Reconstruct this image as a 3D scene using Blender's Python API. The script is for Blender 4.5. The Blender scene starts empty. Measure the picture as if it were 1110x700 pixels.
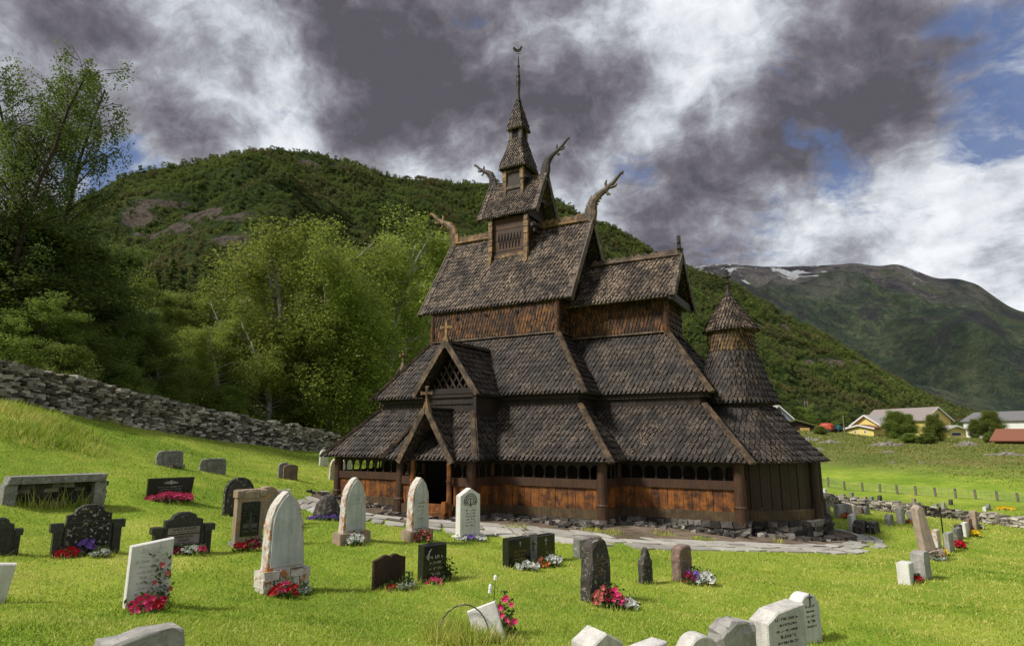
import bpy, math, random
import numpy as np
from mathutils import Vector, Matrix, noise
R=random.Random(7)
sc=bpy.context.scene
COL=sc.collection
PI=math.pi
V=Vector
# ------------------------------------------------------------------ camera
CAM=V((13.197,-23.812,2.538)); YAW=math.radians(29.665); PIT=math.radians(10.661); F=657.76
def ray(px,py):
    a=(px-555)/F; b=-(py-350)/F
    z=b*math.cos(PIT)+math.sin(PIT); f=math.cos(PIT)-b*math.sin(PIT)
    x=a*math.cos(YAW)-f*math.sin(YAW); y=a*math.sin(YAW)+f*math.cos(YAW)
    return V((x,y,z))
def at_d(px,py,d):
    r=ray(px,py); return CAM+r*(d/math.hypot(r.x,r.y))
cam=bpy.data.cameras.new('camera'); camo=bpy.data.objects.new('camera',cam); COL.objects.link(camo)
camo.location=CAM; camo.rotation_euler=(PI/2+PIT,0,YAW)
cam.sensor_width=36; cam.lens=36*F/1110; cam.clip_start=.1; cam.clip_end=30000
sc.camera=camo
# ------------------------------------------------------------------ mesh builder
class MB:
    def __init__(s,M=None): s.v=[]; s.f=[]; s.M=M; s.mi=[]; s.cur=0
    def add(s,vs,fs):
        n=len(s.v)
        if s.M is not None: vs=[s.M@V(p) for p in vs]
        s.v.extend([tuple(p) for p in vs]); s.f.extend([tuple(i+n for i in f) for f in fs]); s.mi.extend([s.cur]*len(fs))
    def box(s,c,d,rz=0,rx=0,ry=0,jit=0,taper=1):
        hx,hy,hz=d[0]/2,d[1]/2,d[2]/2
        m=Matrix.Translation(V(c))@Matrix.Rotation(rz,4,'Z')@Matrix.Rotation(ry,4,'Y')@Matrix.Rotation(rx,4,'X')
        vs=[]
        for z in (-hz,hz):
            k=taper if z>0 else 1
            for x,y in ((-hx,-hy),(hx,-hy),(hx,hy),(-hx,hy)):
                vs.append(m@V((x*k+R.uniform(-jit,jit),y*k+R.uniform(-jit,jit),z+R.uniform(-jit,jit))))
        s.add(vs,[(3,2,1,0),(4,5,6,7),(0,1,5,4),(1,2,6,5),(2,3,7,6),(3,0,4,7)])
    def beam(s,p0,p1,w,t,up=(0,0,1),t2=None):
        p0=V(p0);p1=V(p1); d=(p1-p0).normalized(); u=V(up)
        n=(u-d*u.dot(d)); n=n.normalized() if n.length>1e-6 else V((0,1,0)); sd=d.cross(n)
        vs=[]
        for p in (p0,p1):
            for a,b in ((-1,-1),(1,-1),(1,1),(-1,1)): vs.append(p+sd*a*w/2+n*b*t/2)
        s.add(vs,[(0,1,2,3),(7,6,5,4),(1,0,4,5),(2,1,5,6),(3,2,6,7),(0,3,7,4)])
    def tube(s,pts,rad,n=8,sq=(1,1),cap=True):
        pts=[V(p) for p in pts]
        if not hasattr(rad,'__len__'): rad=[rad]*len(pts)
        vs=[];fs=[]; ref=V((0,0,1)) if abs((pts[-1]-pts[0]).normalized().z)<.9 else V((1,0,0))
        for i,p in enumerate(pts):
            d=(pts[min(i+1,len(pts)-1)]-pts[max(i-1,0)]).normalized()
            a=(ref-d*ref.dot(d)).normalized(); b=d.cross(a)
            for k in range(n):
                t=2*PI*k/n; vs.append(p+(a*math.cos(t)*sq[0]+b*math.sin(t)*sq[1])*rad[i])
        for i in range(len(pts)-1):
            for k in range(n):
                fs.append((i*n+k,i*n+(k+1)%n,(i+1)*n+(k+1)%n,(i+1)*n+k))
        if cap: fs.append(tuple(range(n))[::-1]); fs.append(tuple((len(pts)-1)*n+k for k in range(n)))
        s.add(vs,fs)
    def lathe(s,c,prof,n=12,a0=0,a1=2*PI):
        full=abs(a1-a0-2*PI)<1e-6; m=n if full else n+1
        vs=[(c[0]+r*math.cos(a0+(a1-a0)*k/n),c[1]+r*math.sin(a0+(a1-a0)*k/n),c[2]+z) for r,z in prof for k in range(m)]
        fs=[]
        for i in range(len(prof)-1):
            for k in range(n):
                k2=(k+1)%m; fs.append((i*m+k,i*m+k2,(i+1)*m+k2,(i+1)*m+k))
        s.add(vs,fs)
    def prism(s,poly,O,U,W,N,t0,t1):
        """poly (u,w) outline in plane O+U*u+W*w, extruded along N from t0 to t1"""
        O=V(O);U=V(U);W=V(W);N=V(N); n=len(poly)
        vs=[O+U*u+W*w+N*t0 for u,w in poly]+[O+U*u+W*w+N*t1 for u,w in poly]
        fs=[tuple(range(n))[::-1],tuple(range(n,2*n))]+[(i,(i+1)%n,n+(i+1)%n,n+i) for i in range(n)]
        s.add(vs,fs)
    def build(s,name,mats,parent=None,smooth=False):
        me=bpy.data.meshes.new(name); me.from_pydata(s.v,[],s.f)
        if not isinstance(mats,(list,tuple)): mats=[mats]
        for m in mats: me.materials.append(m)
        if len(mats)>1: me.polygons.foreach_set('material_index',s.mi)
        if smooth: me.polygons.foreach_set('use_smooth',[True]*len(me.polygons))
        me.update()
        o=bpy.data.objects.new(name,me); COL.objects.link(o)
        if parent is not None:
            o.parent=parent; o.matrix_parent_inverse=parent.matrix_basis.inverted()
        return o
def npmesh(name,verts,k,mat,parent=None,ngon=3):
    """verts (N*k,3): separate k-gons"""
    me=bpy.data.meshes.new(name); n=len(verts)//k
    me.vertices.add(len(verts)); me.vertices.foreach_set('co',np.ascontiguousarray(verts,dtype=np.float32).ravel())
    me.loops.add(len(verts)); me.loops.foreach_set('vertex_index',np.arange(len(verts),dtype=np.int32))
    me.polygons.add(n); me.polygons.foreach_set('loop_start',np.arange(0,len(verts),k,dtype=np.int32))
    me.materials.append(mat); me.update(calc_edges=True)
    o=bpy.data.objects.new(name,me)
    COL.objects.link(o)
    if parent is not None: o.parent=parent; o.matrix_parent_inverse=parent.matrix_basis.inverted()
    return o
def tag(o,label=None,cat=None,group=None,kind=None):
    if label:o['label']=label
    if cat:o['category']=cat
    if group:o['group']=group
    if kind:o['kind']=kind
    return o
def empty(name,loc=(0,0,0),rz=0):
    o=bpy.data.objects.new(name,None); COL.objects.link(o); o.empty_display_size=.3
    o.location=loc; o.rotation_euler=(0,0,rz)
    return o
# ------------------------------------------------------------------ materials
class NT:
    def __init__(s,nt): s.nt=nt; s.n=nt.nodes; s.l=nt.links
    def node(s,t,**k):
        n=s.n.new(t)
        for a,b in k.items():
            if a=='inp':
                for i,v in b.items():
                    if hasattr(v,'links') or isinstance(v,bpy.types.NodeSocket): s.l.new(v,n.inputs[i])
                    else: n.inputs[i].default_value=v
            else: setattr(n,a,b)
        return n
    def ramp(s,fac,stops,interp='LINEAR'):
        n=s.n.new('ShaderNodeValToRGB'); n.color_ramp.interpolation=interp
        e=n.color_ramp.elements
        while len(e)<len(stops): e.new(.5)
        for i,(p,c) in enumerate(stops):
            e[i].position=p; e[i].color=(*c,1) if len(c)==3 else c
        s.l.new(fac,n.inputs[0]); return n.outputs[0]
    def noise(s,vec,scale,detail=4,rough=.55,dist=0,out=0):
        n=s.node('ShaderNodeTexNoise',inp={'Scale':scale,'Detail':detail,'Roughness':rough,'Distortion':dist})
        if vec is not None: s.l.new(vec,n.inputs['Vector'])
        return n.outputs[out]
    def mix(s,f,a,b,mode='MIX'):
        n=s.n.new('ShaderNodeMix'); n.data_type='RGBA'; n.blend_type=mode
        for i,v in ((0,f),(6,a),(7,b)):
            if isinstance(v,bpy.types.NodeSocket): s.l.new(v,n.inputs[i])
            elif i==0: n.inputs[i].default_value=v
            else: n.inputs[i].default_value=(*v,1)
        return n.outputs[2]
    def math(s,op,a,b=0,clamp=False):
        n=s.n.new('ShaderNodeMath'); n.operation=op; n.use_clamp=clamp
        for i,v in ((0,a),(1,b)):
            if isinstance(v,bpy.types.NodeSocket): s.l.new(v,n.inputs[i])
            else: n.inputs[i].default_value=v
        return n.outputs[0]
    def rng(s,v,a,b,c=0,d=1):
        n=s.node('ShaderNodeMapRange',inp={1:a,2:b,3:c,4:d}); s.l.new(v,n.inputs[0]); return n.outputs[0]
def material(name,fn,rough=.8,spec=.3):
    m=bpy.data.materials.new(name); m.use_nodes=True; t=NT(m.node_tree)
    b=m.node_tree.nodes['Principled BSDF']; b.inputs['Roughness'].default_value=rough
    b.inputs['Specular IOR Level'].default_value=spec
    fn(t,b); return m
def setc(t,b,c):
    if isinstance(c,bpy.types.NodeSocket): t.l.new(c,b.inputs['Base Color'])
    else: b.inputs['Base Color'].default_value=(*c,1)
def bump(t,b,h,st=.4,dist=.02):
    n=t.node('ShaderNodeBump',inp={'Strength':st,'Distance':dist,'Height':h}); t.l.new(n.outputs[0],b.inputs['Normal'])
def gpos(t): return t.n.new('ShaderNodeNewGeometry').outputs['Position']
def opos(t): return t.n.new('ShaderNodeTexCoord').outputs['Object']
def isl(t): return t.n.new('ShaderNodeNewGeometry').outputs['Random Per Island']
M={}
def simple(name,stops,scale=4,rough=.8,island=0.0,bmp=.3,bscale=30,spec=.3,vec=None,detail=6,metal=0):
    def fn(t,b):
        p=opos(t); n=t.noise(p,scale,detail,.6)
        f=n
        if island: f=t.math('ADD',t.math('MULTIPLY',n,1-island),t.math('MULTIPLY',isl(t),island))
        setc(t,b,t.ramp(f,stops))
        if bmp: bump(t,b,t.noise(p,bscale,5),bmp,.02)
        b.inputs['Metallic'].default_value=metal
    M[name]=material(name,fn,rough,spec); return M[name]
def shingle_mat(name,dark,mid,light,wear,wearcol,zmix=None):
    def fn(t,b):
        p=gpos(t); r=isl(t)
        c=t.ramp(r,[(0,dark),(.5,mid),(1,light)])
        patch=t.noise(p,1.1,3,.6)
        mp=t.node('ShaderNodeMapping',inp={'Scale':(16,16,5)}); t.l.new(p,mp.inputs[0]); fine=t.noise(mp.outputs[0],1,4,.75)
        f=t.math('MULTIPLY',t.rng(patch,.38,.7),t.rng(fine,.5,.60))
        f=t.math('MULTIPLY',f,wear,True)
        c=t.mix(f,c,wearcol)
        st=t.node('ShaderNodeMapping',inp={'Scale':(40,40,3)}); t.l.new(p,st.inputs[0])
        g=t.noise(st.outputs[0],1,3,.6)
        c=t.mix(t.rng(g,.3,.7,.0,.45),c,(.01,.008,.007))
        setc(t,b,c); bump(t,b,g,.5,.01)
    M[name]=material(name,fn,.72,.35)
shingle_mat('roof_shingle',(.009,.007,.0065),(.024,.019,.017),(.06,.048,.042),.8,(.32,.23,.15))
shingle_mat('upper_shingle',(.009,.006,.005),(.030,.021,.017),(.13,.095,.07),1.0,(.56,.41,.27))  # pale wear, raised to double as painted highlights on the upper roofs
shingle_mat('wall_shingle',(.012,.006,.004),(.04,.017,.007),(.15,.058,.016),1.0,(.38,.16,.035))
shingle_mat('drum_shingle',(.018,.010,.006),(.055,.030,.013),(.17,.095,.035),1.0,(.42,.26,.10))
M['shingle_edge']=material('shingle_edge',lambda t,b:setc(t,b,(.006,.0045,.004)),.9,.1)  # near-black skirt faces: shade between shingles painted in as dark outlines
def wood(name,a,b_,c,wear=.6,orange=(.33,.12,.022),rough=.65):
    def fn(t,b):
        p=gpos(t)
        col=t.ramp(isl(t),[(0,a),(.5,b_),(1,c)])
        st=t.node('ShaderNodeMapping',inp={'Scale':(22,22,1.6)}); t.l.new(p,st.inputs[0])
        g=t.noise(st.outputs[0],1,5,.65,.6)
        pt=t.noise(p,2.6,5,.7)
        f=t.math('MULTIPLY',t.rng(pt,.42,.66),wear,True)
        col=t.mix(f,col,orange)
        col=t.mix(t.rng(g,.35,.7,0,.75),col,(.012,.007,.004))
        setc(t,b,col); bump(t,b,g,.5,.01)
    M[name]=material(name,fn,rough,.4)
wood('panel_wood',(.03,.011,.005),(.09,.030,.008),(.24,.080,.014),.85,(.44,.155,.022))
wood('post_wood',(.04,.019,.010),(.055,.025,.012),(.08,.035,.015),.35,(.16,.065,.018))
wood('sill_wood',(.06,.037,.016),(.075,.048,.022),(.09,.056,.026),.7,(.17,.11,.045))
wood('dark_wood',(.014,.009,.007),(.022,.014,.010),(.035,.021,.014),.2,(.07,.033,.015))
wood('hip_wood',(.035,.024,.017),(.05,.035,.024),(.07,.05,.034),.8,(.30,.20,.115))
wood('gold_wood',(.035,.021,.012),(.06,.035,.017),(.10,.056,.025),.95,(.48,.28,.10))
wood('apse_wood',(.030,.016,.009),(.040,.021,.011),(.055,.028,.014),.15,(.09,.042,.018))
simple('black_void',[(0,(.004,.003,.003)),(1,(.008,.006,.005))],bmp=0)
def stonemat(name,base,dark,lichen=None,lam=.0,scale=5,spots=.4,spotc=(.05,.045,.04),rough=.85,white=0):
    def fn(t,b):
        p=opos(t); n=t.noise(p,scale,6,.6)
        c=t.ramp(n,[(.3,dark),(.65,base)])
        c=t.mix(t.math('MULTIPLY',isl(t),.35),c,dark)
        s=t.rng(t.noise(p,scale*4.3,5,.7),.55,.68); c=t.mix(t.math('MULTIPLY',s,spots),c,spotc)
        mp=t.node('ShaderNodeMapping',inp={'Scale':(9,9,.9)}); t.l.new(p,mp.inputs[0]); c=t.mix(t.rng(t.noise(mp.outputs[0],1.0,5,.65),.48,.72,0,.55),c,tuple(x*.55 for x in dark))
        if white: c=t.mix(t.math('MULTIPLY',t.rng(t.noise(p,scale*2.7+1,4,.7),.56,.64),white),c,(.55,.53,.48))
        if lichen: c=t.mix(t.math('MULTIPLY',t.rng(t.noise(p,scale*1.3,4,.75,.4),1-lam-.05,1-lam+.03),.95),c,lichen)
        setc(t,b,c); bump(t,b,t.noise(p,scale*8,6,.7),.5,.02)
    M[name]=material(name,fn,rough,.3)
stonemat('marble_white',(.74,.72,.69),(.60,.58,.55),spots=.25,spotc=(.33,.31,.29))
stonemat('marble_lichen',(.66,.63,.58),(.45,.42,.38),(.42,.15,.03),.42,spots=.4,spotc=(.25,.16,.09))
stonemat('marble_panel',(.60,.60,.59),(.38,.39,.40),scale=3,spots=.15,spotc=(.3,.3,.3))
stonemat('granite_grey',(.30,.29,.27),(.14,.135,.125),spots=.7,white=.5)
stonemat('granite_speck',(.45,.43,.40),(.26,.25,.235),spots=.6,white=.3,spotc=(.12,.11,.10))
stonemat('stone_dark',(.045,.04,.035),(.02,.018,.016),spots=.3,white=.75,scale=6)
stonemat('stone_rough_dark',(.09,.075,.065),(.035,.03,.027),spots=.5,white=.35,scale=5)
stonemat('slate_brown',(.065,.036,.024),(.032,.018,.013),spots=.2,scale=4)
stonemat('stone_pink',(.30,.20,.165),(.15,.105,.09),(.45,.22,.1),.36,spots=.5)
stonemat('stone_tan',(.40,.31,.23),(.22,.17,.13),(.5,.22,.06),.38,spots=.45)
stonemat('obelisk_stone',(.46,.36,.29),(.28,.22,.18),spots=.35)
def polished(t,b):
    p=opos(t); c=t.ramp(t.noise(p,60,2),[(.4,(.006,.006,.007)),(.75,(.03,.03,.032))]); setc(t,b,c)
M['black_granite']=material('black_granite',polished,.18,.5)
M['black_carved']=material('black_carved',lambda t,b:(setc(t,b,t.ramp(t.noise(opos(t),25,5),[(.4,(.012,.012,.012)),(.7,(.05,.048,.045))])),bump(t,b,t.noise(opos(t),60,3),.3,.01)),.45,.5)
simple('letter_pale',[(0,(.35,.34,.31)),(1,(.5,.48,.44))],bmp=0)
simple('letter_dark',[(0,(.07,.065,.06)),(1,(.13,.12,.11))],bmp=0)
simple('letter_gold',[(0,(.25,.13,.06)),(1,(.36,.20,.09))],bmp=0)
simple('letter_relief',[(0,(.38,.37,.35)),(1,(.5,.48,.46))],bmp=0)
simple('panel_pink',[(.3,(.20,.16,.155)),(.7,(.28,.235,.225))],bmp=.1)
def rockfn(t,b):
    p=gpos(t); n=t.noise(p,3,7,.65)
    c=t.ramp(t.math('ADD',t.math('MULTIPLY',n,.35),t.math('MULTIPLY',isl(t),.65)),[(.15,(.035,.030,.025)),(.42,(.16,.14,.115)),(.68,(.36,.325,.275)),(.88,(.66,.62,.55))])
    s=t.rng(t.noise(p,14,5,.7),.57,.66); c=t.mix(s,c,(.018,.017,.015))
    setc(t,b,c); bump(t,b,t.noise(p,18,6,.7),.6,.03)
M['wall_stone']=material('wall_stone',rockfn,.9,.2)
def fndfn(t,b):
    p=gpos(t); c=t.ramp(isl(t),[(.1,(.028,.024,.022)),(.6,(.09,.08,.07)),(.85,(.2,.18,.16)),(1,(.42,.38,.34))])
    c=t.mix(t.rng(t.noise(p,9,5,.7),.5,.7),c,(.03,.027,.024)); setc(t,b,c); bump(t,b,t.noise(p,25,6,.7),.6,.02)
M['foundation_stone']=material('foundation_stone',fndfn,.85,.3)
def flagfn(t,b):
    p=gpos(t); n=t.noise(p,2.5,7,.7)
    c=t.ramp(t.math('ADD',t.math('MULTIPLY',n,.7),t.math('MULTIPLY',isl(t),.3)),[(.25,(.22,.205,.18)),(.5,(.38,.36,.32)),(.75,(.54,.515,.47))])
    c=t.mix(t.rng(t.noise(p,30,3,.6),.6,.75),c,(.12,.11,.09)); setc(t,b,c); bump(t,b,t.noise(p,20,6,.7),.4,.02)
M['flagstone']=material('flagstone',flagfn,.85,.3)
def dirtfn(t,b):
    p=gpos(t); n=t.noise(p,1.6,7,.65)
    c=t.ramp(n,[(.3,(.06,.04,.028)),(.5,(.15,.11,.08)),(.7,(.24,.185,.14))])
    v=t.node('ShaderNodeTexVoronoi',inp={'Scale':22}); t.l.new(p,v.inputs[0])
    c=t.mix(t.rng(v.outputs['Distance'],.18,.3,.5,0),c,(.30,.27,.23))
    c=t.mix(t.rng(t.noise(p,2.2,4,.7),.57,.64,0,.8),c,(.045,.07,.016)); setc(t,b,c); bump(t,b,n,.6,.05)
M['dirt']=material('dirt',dirtfn,.95,.1)
# ------------------------------------------------------------------ terrain
CP=[]
for px,py,d in [(160,656,10),(310,642,9.5),(500,583,16),(380,588,15),(645,650,10.3),(526,692,8.2),(867,695,9.5),(980,631,16),(1000,604,21),
    (985,555,44),(920,592,24),(1000,541,58),(1090,545,58),(900,532,58),(1000,500,85),(1000,482,112),(900,470,165),(930,474,140),(1100,485,100),(1060,476,150),(860,462,150),
    (0,430,31),(-90,412,29),(150,463,38),(250,478,44),(345,489,50),(180,505,27),(60,546,18),(92,601,14),(195,599,14),(183,541,20),(0,700,6.5),(555,702,7.2),(260,560,17.5),
    (30,470,24),(100,490,24),(300,520,26),(1110,640,15),(1110,700,10),(730,630,13)]:
    p=at_d(px,py,d); CP.append((p.x,p.y,p.z))
for px,d,z in [(0,60,7.5),(150,70,6.5),(300,75,4.5),(420,75,3.2),(-250,50,7),(520,60,1.2),(700,70,-.5),(800,80,-.5),(0,150,16),(300,150,9),(600,150,5),(780,150,4)]:
    p=at_d(px,474,d); CP.append((p.x,p.y,z))
CP+=[(-1.3,-7,-.12),(2,-7,-.15),(-6,-5.3,.0),(6,-5.8,-.22),(10,-4.2,-.38),(11.8,-1,-.55),(11.5,3,-.5),(0,0,-.1),(-6,6,.1),(6,6,-.3),(13.2,-23.8,.8),(10,-35,1.2),(-15,-30,3),(40,-30,-1.5),(25,-20,-.6)]
CP=np.array(CP); CC=5.0
def _phi(r): return np.sqrt(r*r+CC*CC)
_A=_phi(np.hypot(CP[:,None,0]-CP[None,:,0],CP[:,None,1]-CP[None,:,1])); n_=len(CP)
_B=np.zeros((n_+1,n_+1)); _B[:n_,:n_]=_A+np.eye(n_)*(-.25); _B[:n_,n_]=1; _B[n_,:n_]=1
_W=np.linalg.solve(_B,np.append(CP[:,2],0))
def groundN(X,Y):
    X=np.asarray(X,float);Y=np.asarray(Y,float); sh=X.shape; X=X.ravel();Y=Y.ravel(); out=np.empty(len(X))
    for i in range(0,len(X),20000):
        x=X[i:i+20000];y=Y[i:i+20000]
        out[i:i+20000]=_phi(np.hypot(x[:,None]-CP[None,:,0],y[:,None]-CP[None,:,1]))@_W[:n_]+_W[n_]
    d=np.hypot(X-CAM.x,Y-CAM.y); k=np.clip((d-190)/160,0,1); k=k*k*(3-2*k)
    out=out*(1-k)+5*k
    w=.035*(np.sin(X*.9+1.3*np.sin(Y*.5))+np.sin(Y*1.1+.7*X))*np.clip((d-3)/5,0,1)
    w+=.03*np.sin(X*2.3+Y*1.7)*np.sin(Y*2.9-X*.6)
    dc=np.maximum(np.abs(X-2)-8.5,np.abs(Y)-7)
    return (out+w*np.clip(dc/2,0,1)).reshape(sh)
def ground(x,y): return float(groundN([x],[y])[0])
def hit(px,py):
    r=ray(px,py); r=r/math.hypot(r.x,r.y)
    ds=np.concatenate([np.arange(4,60,.1),np.arange(60,260,1.)])
    X=CAM.x+r.x*ds;Y=CAM.y+r.y*ds;Z=CAM.z+r.z*ds; g=groundN(X,Y)
    i=np.argmax(Z<g)
    if not (Z<g).any(): i=len(ds)-1
    j=max(i-1,0); a=Z[j]-g[j]; b=g[i]-Z[i]; d=ds[j]+(ds[i]-ds[j])*(a/(a+b) if a+b>1e-9 else 0)
    return V((CAM.x+r.x*d,CAM.y+r.y*d,ground(CAM.x+r.x*d,CAM.y+r.y*d)))
# polar ground sheet centred near the viewpoint
rs=[0]+list(np.geomspace(1.5,9000,330)); na=540
ang=np.linspace(0,2*PI,na,endpoint=False)
RR,AA=np.meshgrid(np.array(rs[1:]),ang,indexing='ij')
GX=CAM.x+RR*np.cos(AA); GY=CAM.y+RR*np.sin(AA); GZ=groundN(GX,GY)
vs=[(CAM.x,CAM.y,ground(CAM.x,CAM.y))]+list(zip(GX.ravel(),GY.ravel(),GZ.ravel()))
fs=[(0,1+k,1+(k+1)%na) for k in range(na)]
nr=len(rs)-1
for i in range(nr-1):
    b=1+i*na; c=b+na
    for k in range(na): k2=(k+1)%na; fs.append((b+k,c+k,c+k2,b+k2))
def grassfn(t,b):
    p=gpos(t)
    n1=t.noise(p,.22,4,.6); n2=t.noise(p,1.3,5,.65); n3=t.noise(p,14,4,.7)
    f=t.math('ADD',t.math('MULTIPLY',n1,.45),t.math('ADD',t.math('MULTIPLY',n2,.35),t.math('MULTIPLY',n3,.2)))
    c=t.ramp(f,[(.34,(.10,.185,.015)),(.46,(.19,.29,.026)),(.56,(.30,.37,.045)),(.68,(.46,.44,.12))])
    # the rough meadow on the far slope
    sx=t.node('ShaderNodeSeparateXYZ'); t.l.new(p,sx.inputs[0])
    far=t.node('ShaderNodeVectorMath',operation='DISTANCE',inp={1:tuple(CAM)}); t.l.new(p,far.inputs[0])
    m=t.noise(p,.12,6,.65); mc=t.ramp(m,[(.35,(.09,.13,.025)),(.5,(.16,.19,.045)),(.62,(.24,.19,.075)),(.75,(.14,.18,.035))])
    mc=t.mix(t.rng(t.noise(p,.9,5,.7),.4,.7,0,.5),mc,(.05,.08,.015)); k=t.math('ADD',t.rng(far.outputs['Value'],72,84),t.math('MULTIPLY',t.math('SUBTRACT',t.noise(p,.15,4),.5),.8),True)
    c=t.mix(k,c,mc)
    # scattered bare outcrop
    setc(t,b,c); bump(t,b,t.math('ADD',n3,t.noise(p,45,3)),.7,.05)
M['lawn']=material('lawn',grassfn,.9,.12)
me=bpy.data.meshes.new('ground'); me.from_pydata(vs,[],fs); me.materials.append(M['lawn']); me.polygons.foreach_set('use_smooth',[True]*len(me.polygons)); me.update()
g=bpy.data.objects.new('ground',me); COL.objects.link(g); tag(g,kind='structure')
# ------------------------------------------------------------------ path and bare earth round the church
up=[(335,538),(370,549),(410,559),(450,562.5),(520,567),(560,570),(600,573.5),(650,579),(700,583.5),(750,586),(800,588),(850,590.5),(890,591),(918,587.5),(930,582),(922,578),(905,574)]
lo=[(318,548),(355,560),(400,567),(450,573),(520,580),(560,584),(600,588.5),(650,593),(700,595.5),(750,597),(800,598),(850,599),(895,600.5),(938,600),(963,593),(957,586),(925,574.5)]
UP=[hit(*p) for p in up]; LO=[hit(*p) for p in lo]
def resample(P,n):
    L=[0]
    for a,b in zip(P,P[1:]): L.append(L[-1]+(b-a).length)
    o=[]
    for i in range(n):
        s=L[-1]*i/(n-1); k=min(max(j for j in range(len(L)) if L[j]<=s+1e-9),len(P)-2)
        o.append(P[k].lerp(P[k+1],(s-L[k])/max(1e-9,L[k+1]-L[k])))
    return o
def pin(poly,X,Y):
    ins=np.zeros(X.shape,bool); n=len(poly)
    for i in range(n):
        x0,y0=poly[i][:2];x1,y1=poly[(i+1)%n][:2]
        c=((y0>Y)!=(y1>Y)); 
        with np.errstate(divide='ignore',invalid='ignore'): xi=(x1-x0)*(Y-y0)/(y1-y0+1e-12)+x0
        ins^=c&(X<xi)
    return ins
NS=100
US=resample(UP,NS); LS=resample(LO,NS)
mb=MB(); rr=random.Random(3)
cuts=[0]
while cuts[-1]<NS-1: cuts.append(cuts[-1]+rr.choice([2,3,3,4,4,5]))
cuts[-1]=NS-1
rows=3
def P2(u,w):
    u=min(max(u,0),NS-1); i=min(int(u),NS-2); a=US[i].lerp(US[i+1],u-i); b=LS[i].lerp(LS[i+1],u-i); return a.lerp(b,w)
rb=[0,.36,.68,1.0]
for r_ in range(rows):
    u=0-rr.random()*2
    while u<NS-1:
        du=rr.uniform(1.6,4.2); u1=u+du
        w0=rb[r_]+rr.uniform(-.04,.04)+.012; w1=rb[r_+1]+rr.uniform(-.04,.04)-.012
        g_=.09
        if u1>0 and rr.random()>.05:
            q=[(u+g_+rr.uniform(0,.18),w0+rr.uniform(0,.03)),((u+u1)/2,w0+rr.uniform(-.02,.02)),(u1-g_-rr.uniform(0,.18),w0+rr.uniform(0,.03)),(u1-g_-rr.uniform(0,.3),w1-rr.uniform(0,.05)),((u+u1)/2,w1+rr.uniform(-.02,.03)),(u+g_+rr.uniform(0,.3),w1-rr.uniform(0,.05))]
            pts=[P2(a,b) for a,b in q]; tz=rr.uniform(.03,.05)
            top=[(p.x,p.y,ground(p.x,p.y)+tz) for p in pts]; bot=[(p[0],p[1],p[2]-.12) for p in top]; n=len(top)
            mb.add(top+bot,[tuple(range(n))[::-1]]+[(i,(i+1)%n,n+(i+1)%n,n+i) for i in range(n)])
        u=u1
po=mb.build('path',M['flagstone']); tag(po,kind='structure')
PATHPOLY=[(p.x,p.y) for p in US]+[(p.x,p.y) for p in LS][::-1]
# bare earth sheet: from under the church out to the path
inner=[(-8,8),(-8,-4),(-3,-4),(5,-3),(9,-1),(9,2)]
DIRT=[(p.x,p.y) for p in US]+[(11.9,1.5),(11.5,4),(7,6.5),(-7,6.8),(-7.2,-5.0)]
xs=np.arange(-9,15,.18); ys=np.arange(-10,8,.18)
X_,Y_=np.meshgrid(xs,ys,indexing='ij')
DIRTX=[(p[0],p[1]) for p in [(q.x,q.y) for q in [US[i].lerp(LS[i],.6) for i in range(NS)]]]+DIRT[NS:]
ins=pin(DIRTX,X_,Y_); Z_=groundN(X_,Y_)+.012
idx={}; vs=[];fs=[]
for i in range(len(xs)-1):
    for j in range(len(ys)-1):
        if ins[i,j] and ins[i+1,j+1]:
            f=[]
            for a,b in ((i,j),(i+1,j),(i+1,j+1),(i,j+1)):
                if (a,b) not in idx: idx[(a,b)]=len(vs); vs.append((X_[a,b],Y_[a,b],Z_[a,b]))
                f.append(idx[(a,b)])
            fs.append(tuple(f))
me=bpy.data.meshes.new('bare_earth'); me.from_pydata(vs,[],fs); me.materials.append(M['dirt']); me.update()
o=bpy.data.objects.new('bare_earth',me); COL.objects.link(o); tag(o,kind='structure')
# ------------------------------------------------------------------ shingles
def shingle(mb,fn,uc,v,w,L,t,tip,clampf=None):
    """fn(u,v,n)->point. pointed lower end, lifted at the bottom"""
    j=R.uniform(-.04,.04)*w; hw=w*.45; t=t*R.uniform(.75,1.35); vb=v+R.uniform(-.06,.06)*tip*2
    out=[(-hw,tip),(-hw*.56,tip*.42),(0,0),(hw*.56,tip*.42),(hw,tip),(hw,L),(-hw,L)]
    top=[];bot=[]; tilt=R.uniform(-.004,.004)
    for du,dv in out:
        u=uc+du+j; vv=vb+dv
        if clampf: u,vv,ok=clampf(u,vv)
        n=t*(1-dv/L)+.004
        top.append(fn(u,vv,n+tilt*(du/hw))); bot.append(fn(u,vv,n-.03 if dv<tip*1.1 else 0))
    if (top[0]-top[4]).length<w*.2 and (top[6]-top[5]).length<w*.2: return
    vs=top+bot[:5]; mb.add(vs,[(0,1,2,3,4,5,6)]); mb.cur=1; mb.f.extend([tuple(i+len(mb.v)-12 for i in f) for f in ((0,7,8,1),(1,8,9,2),(2,9,10,3),(3,10,11,4))]); mb.mi.extend([1]*4); mb.cur=0
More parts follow.
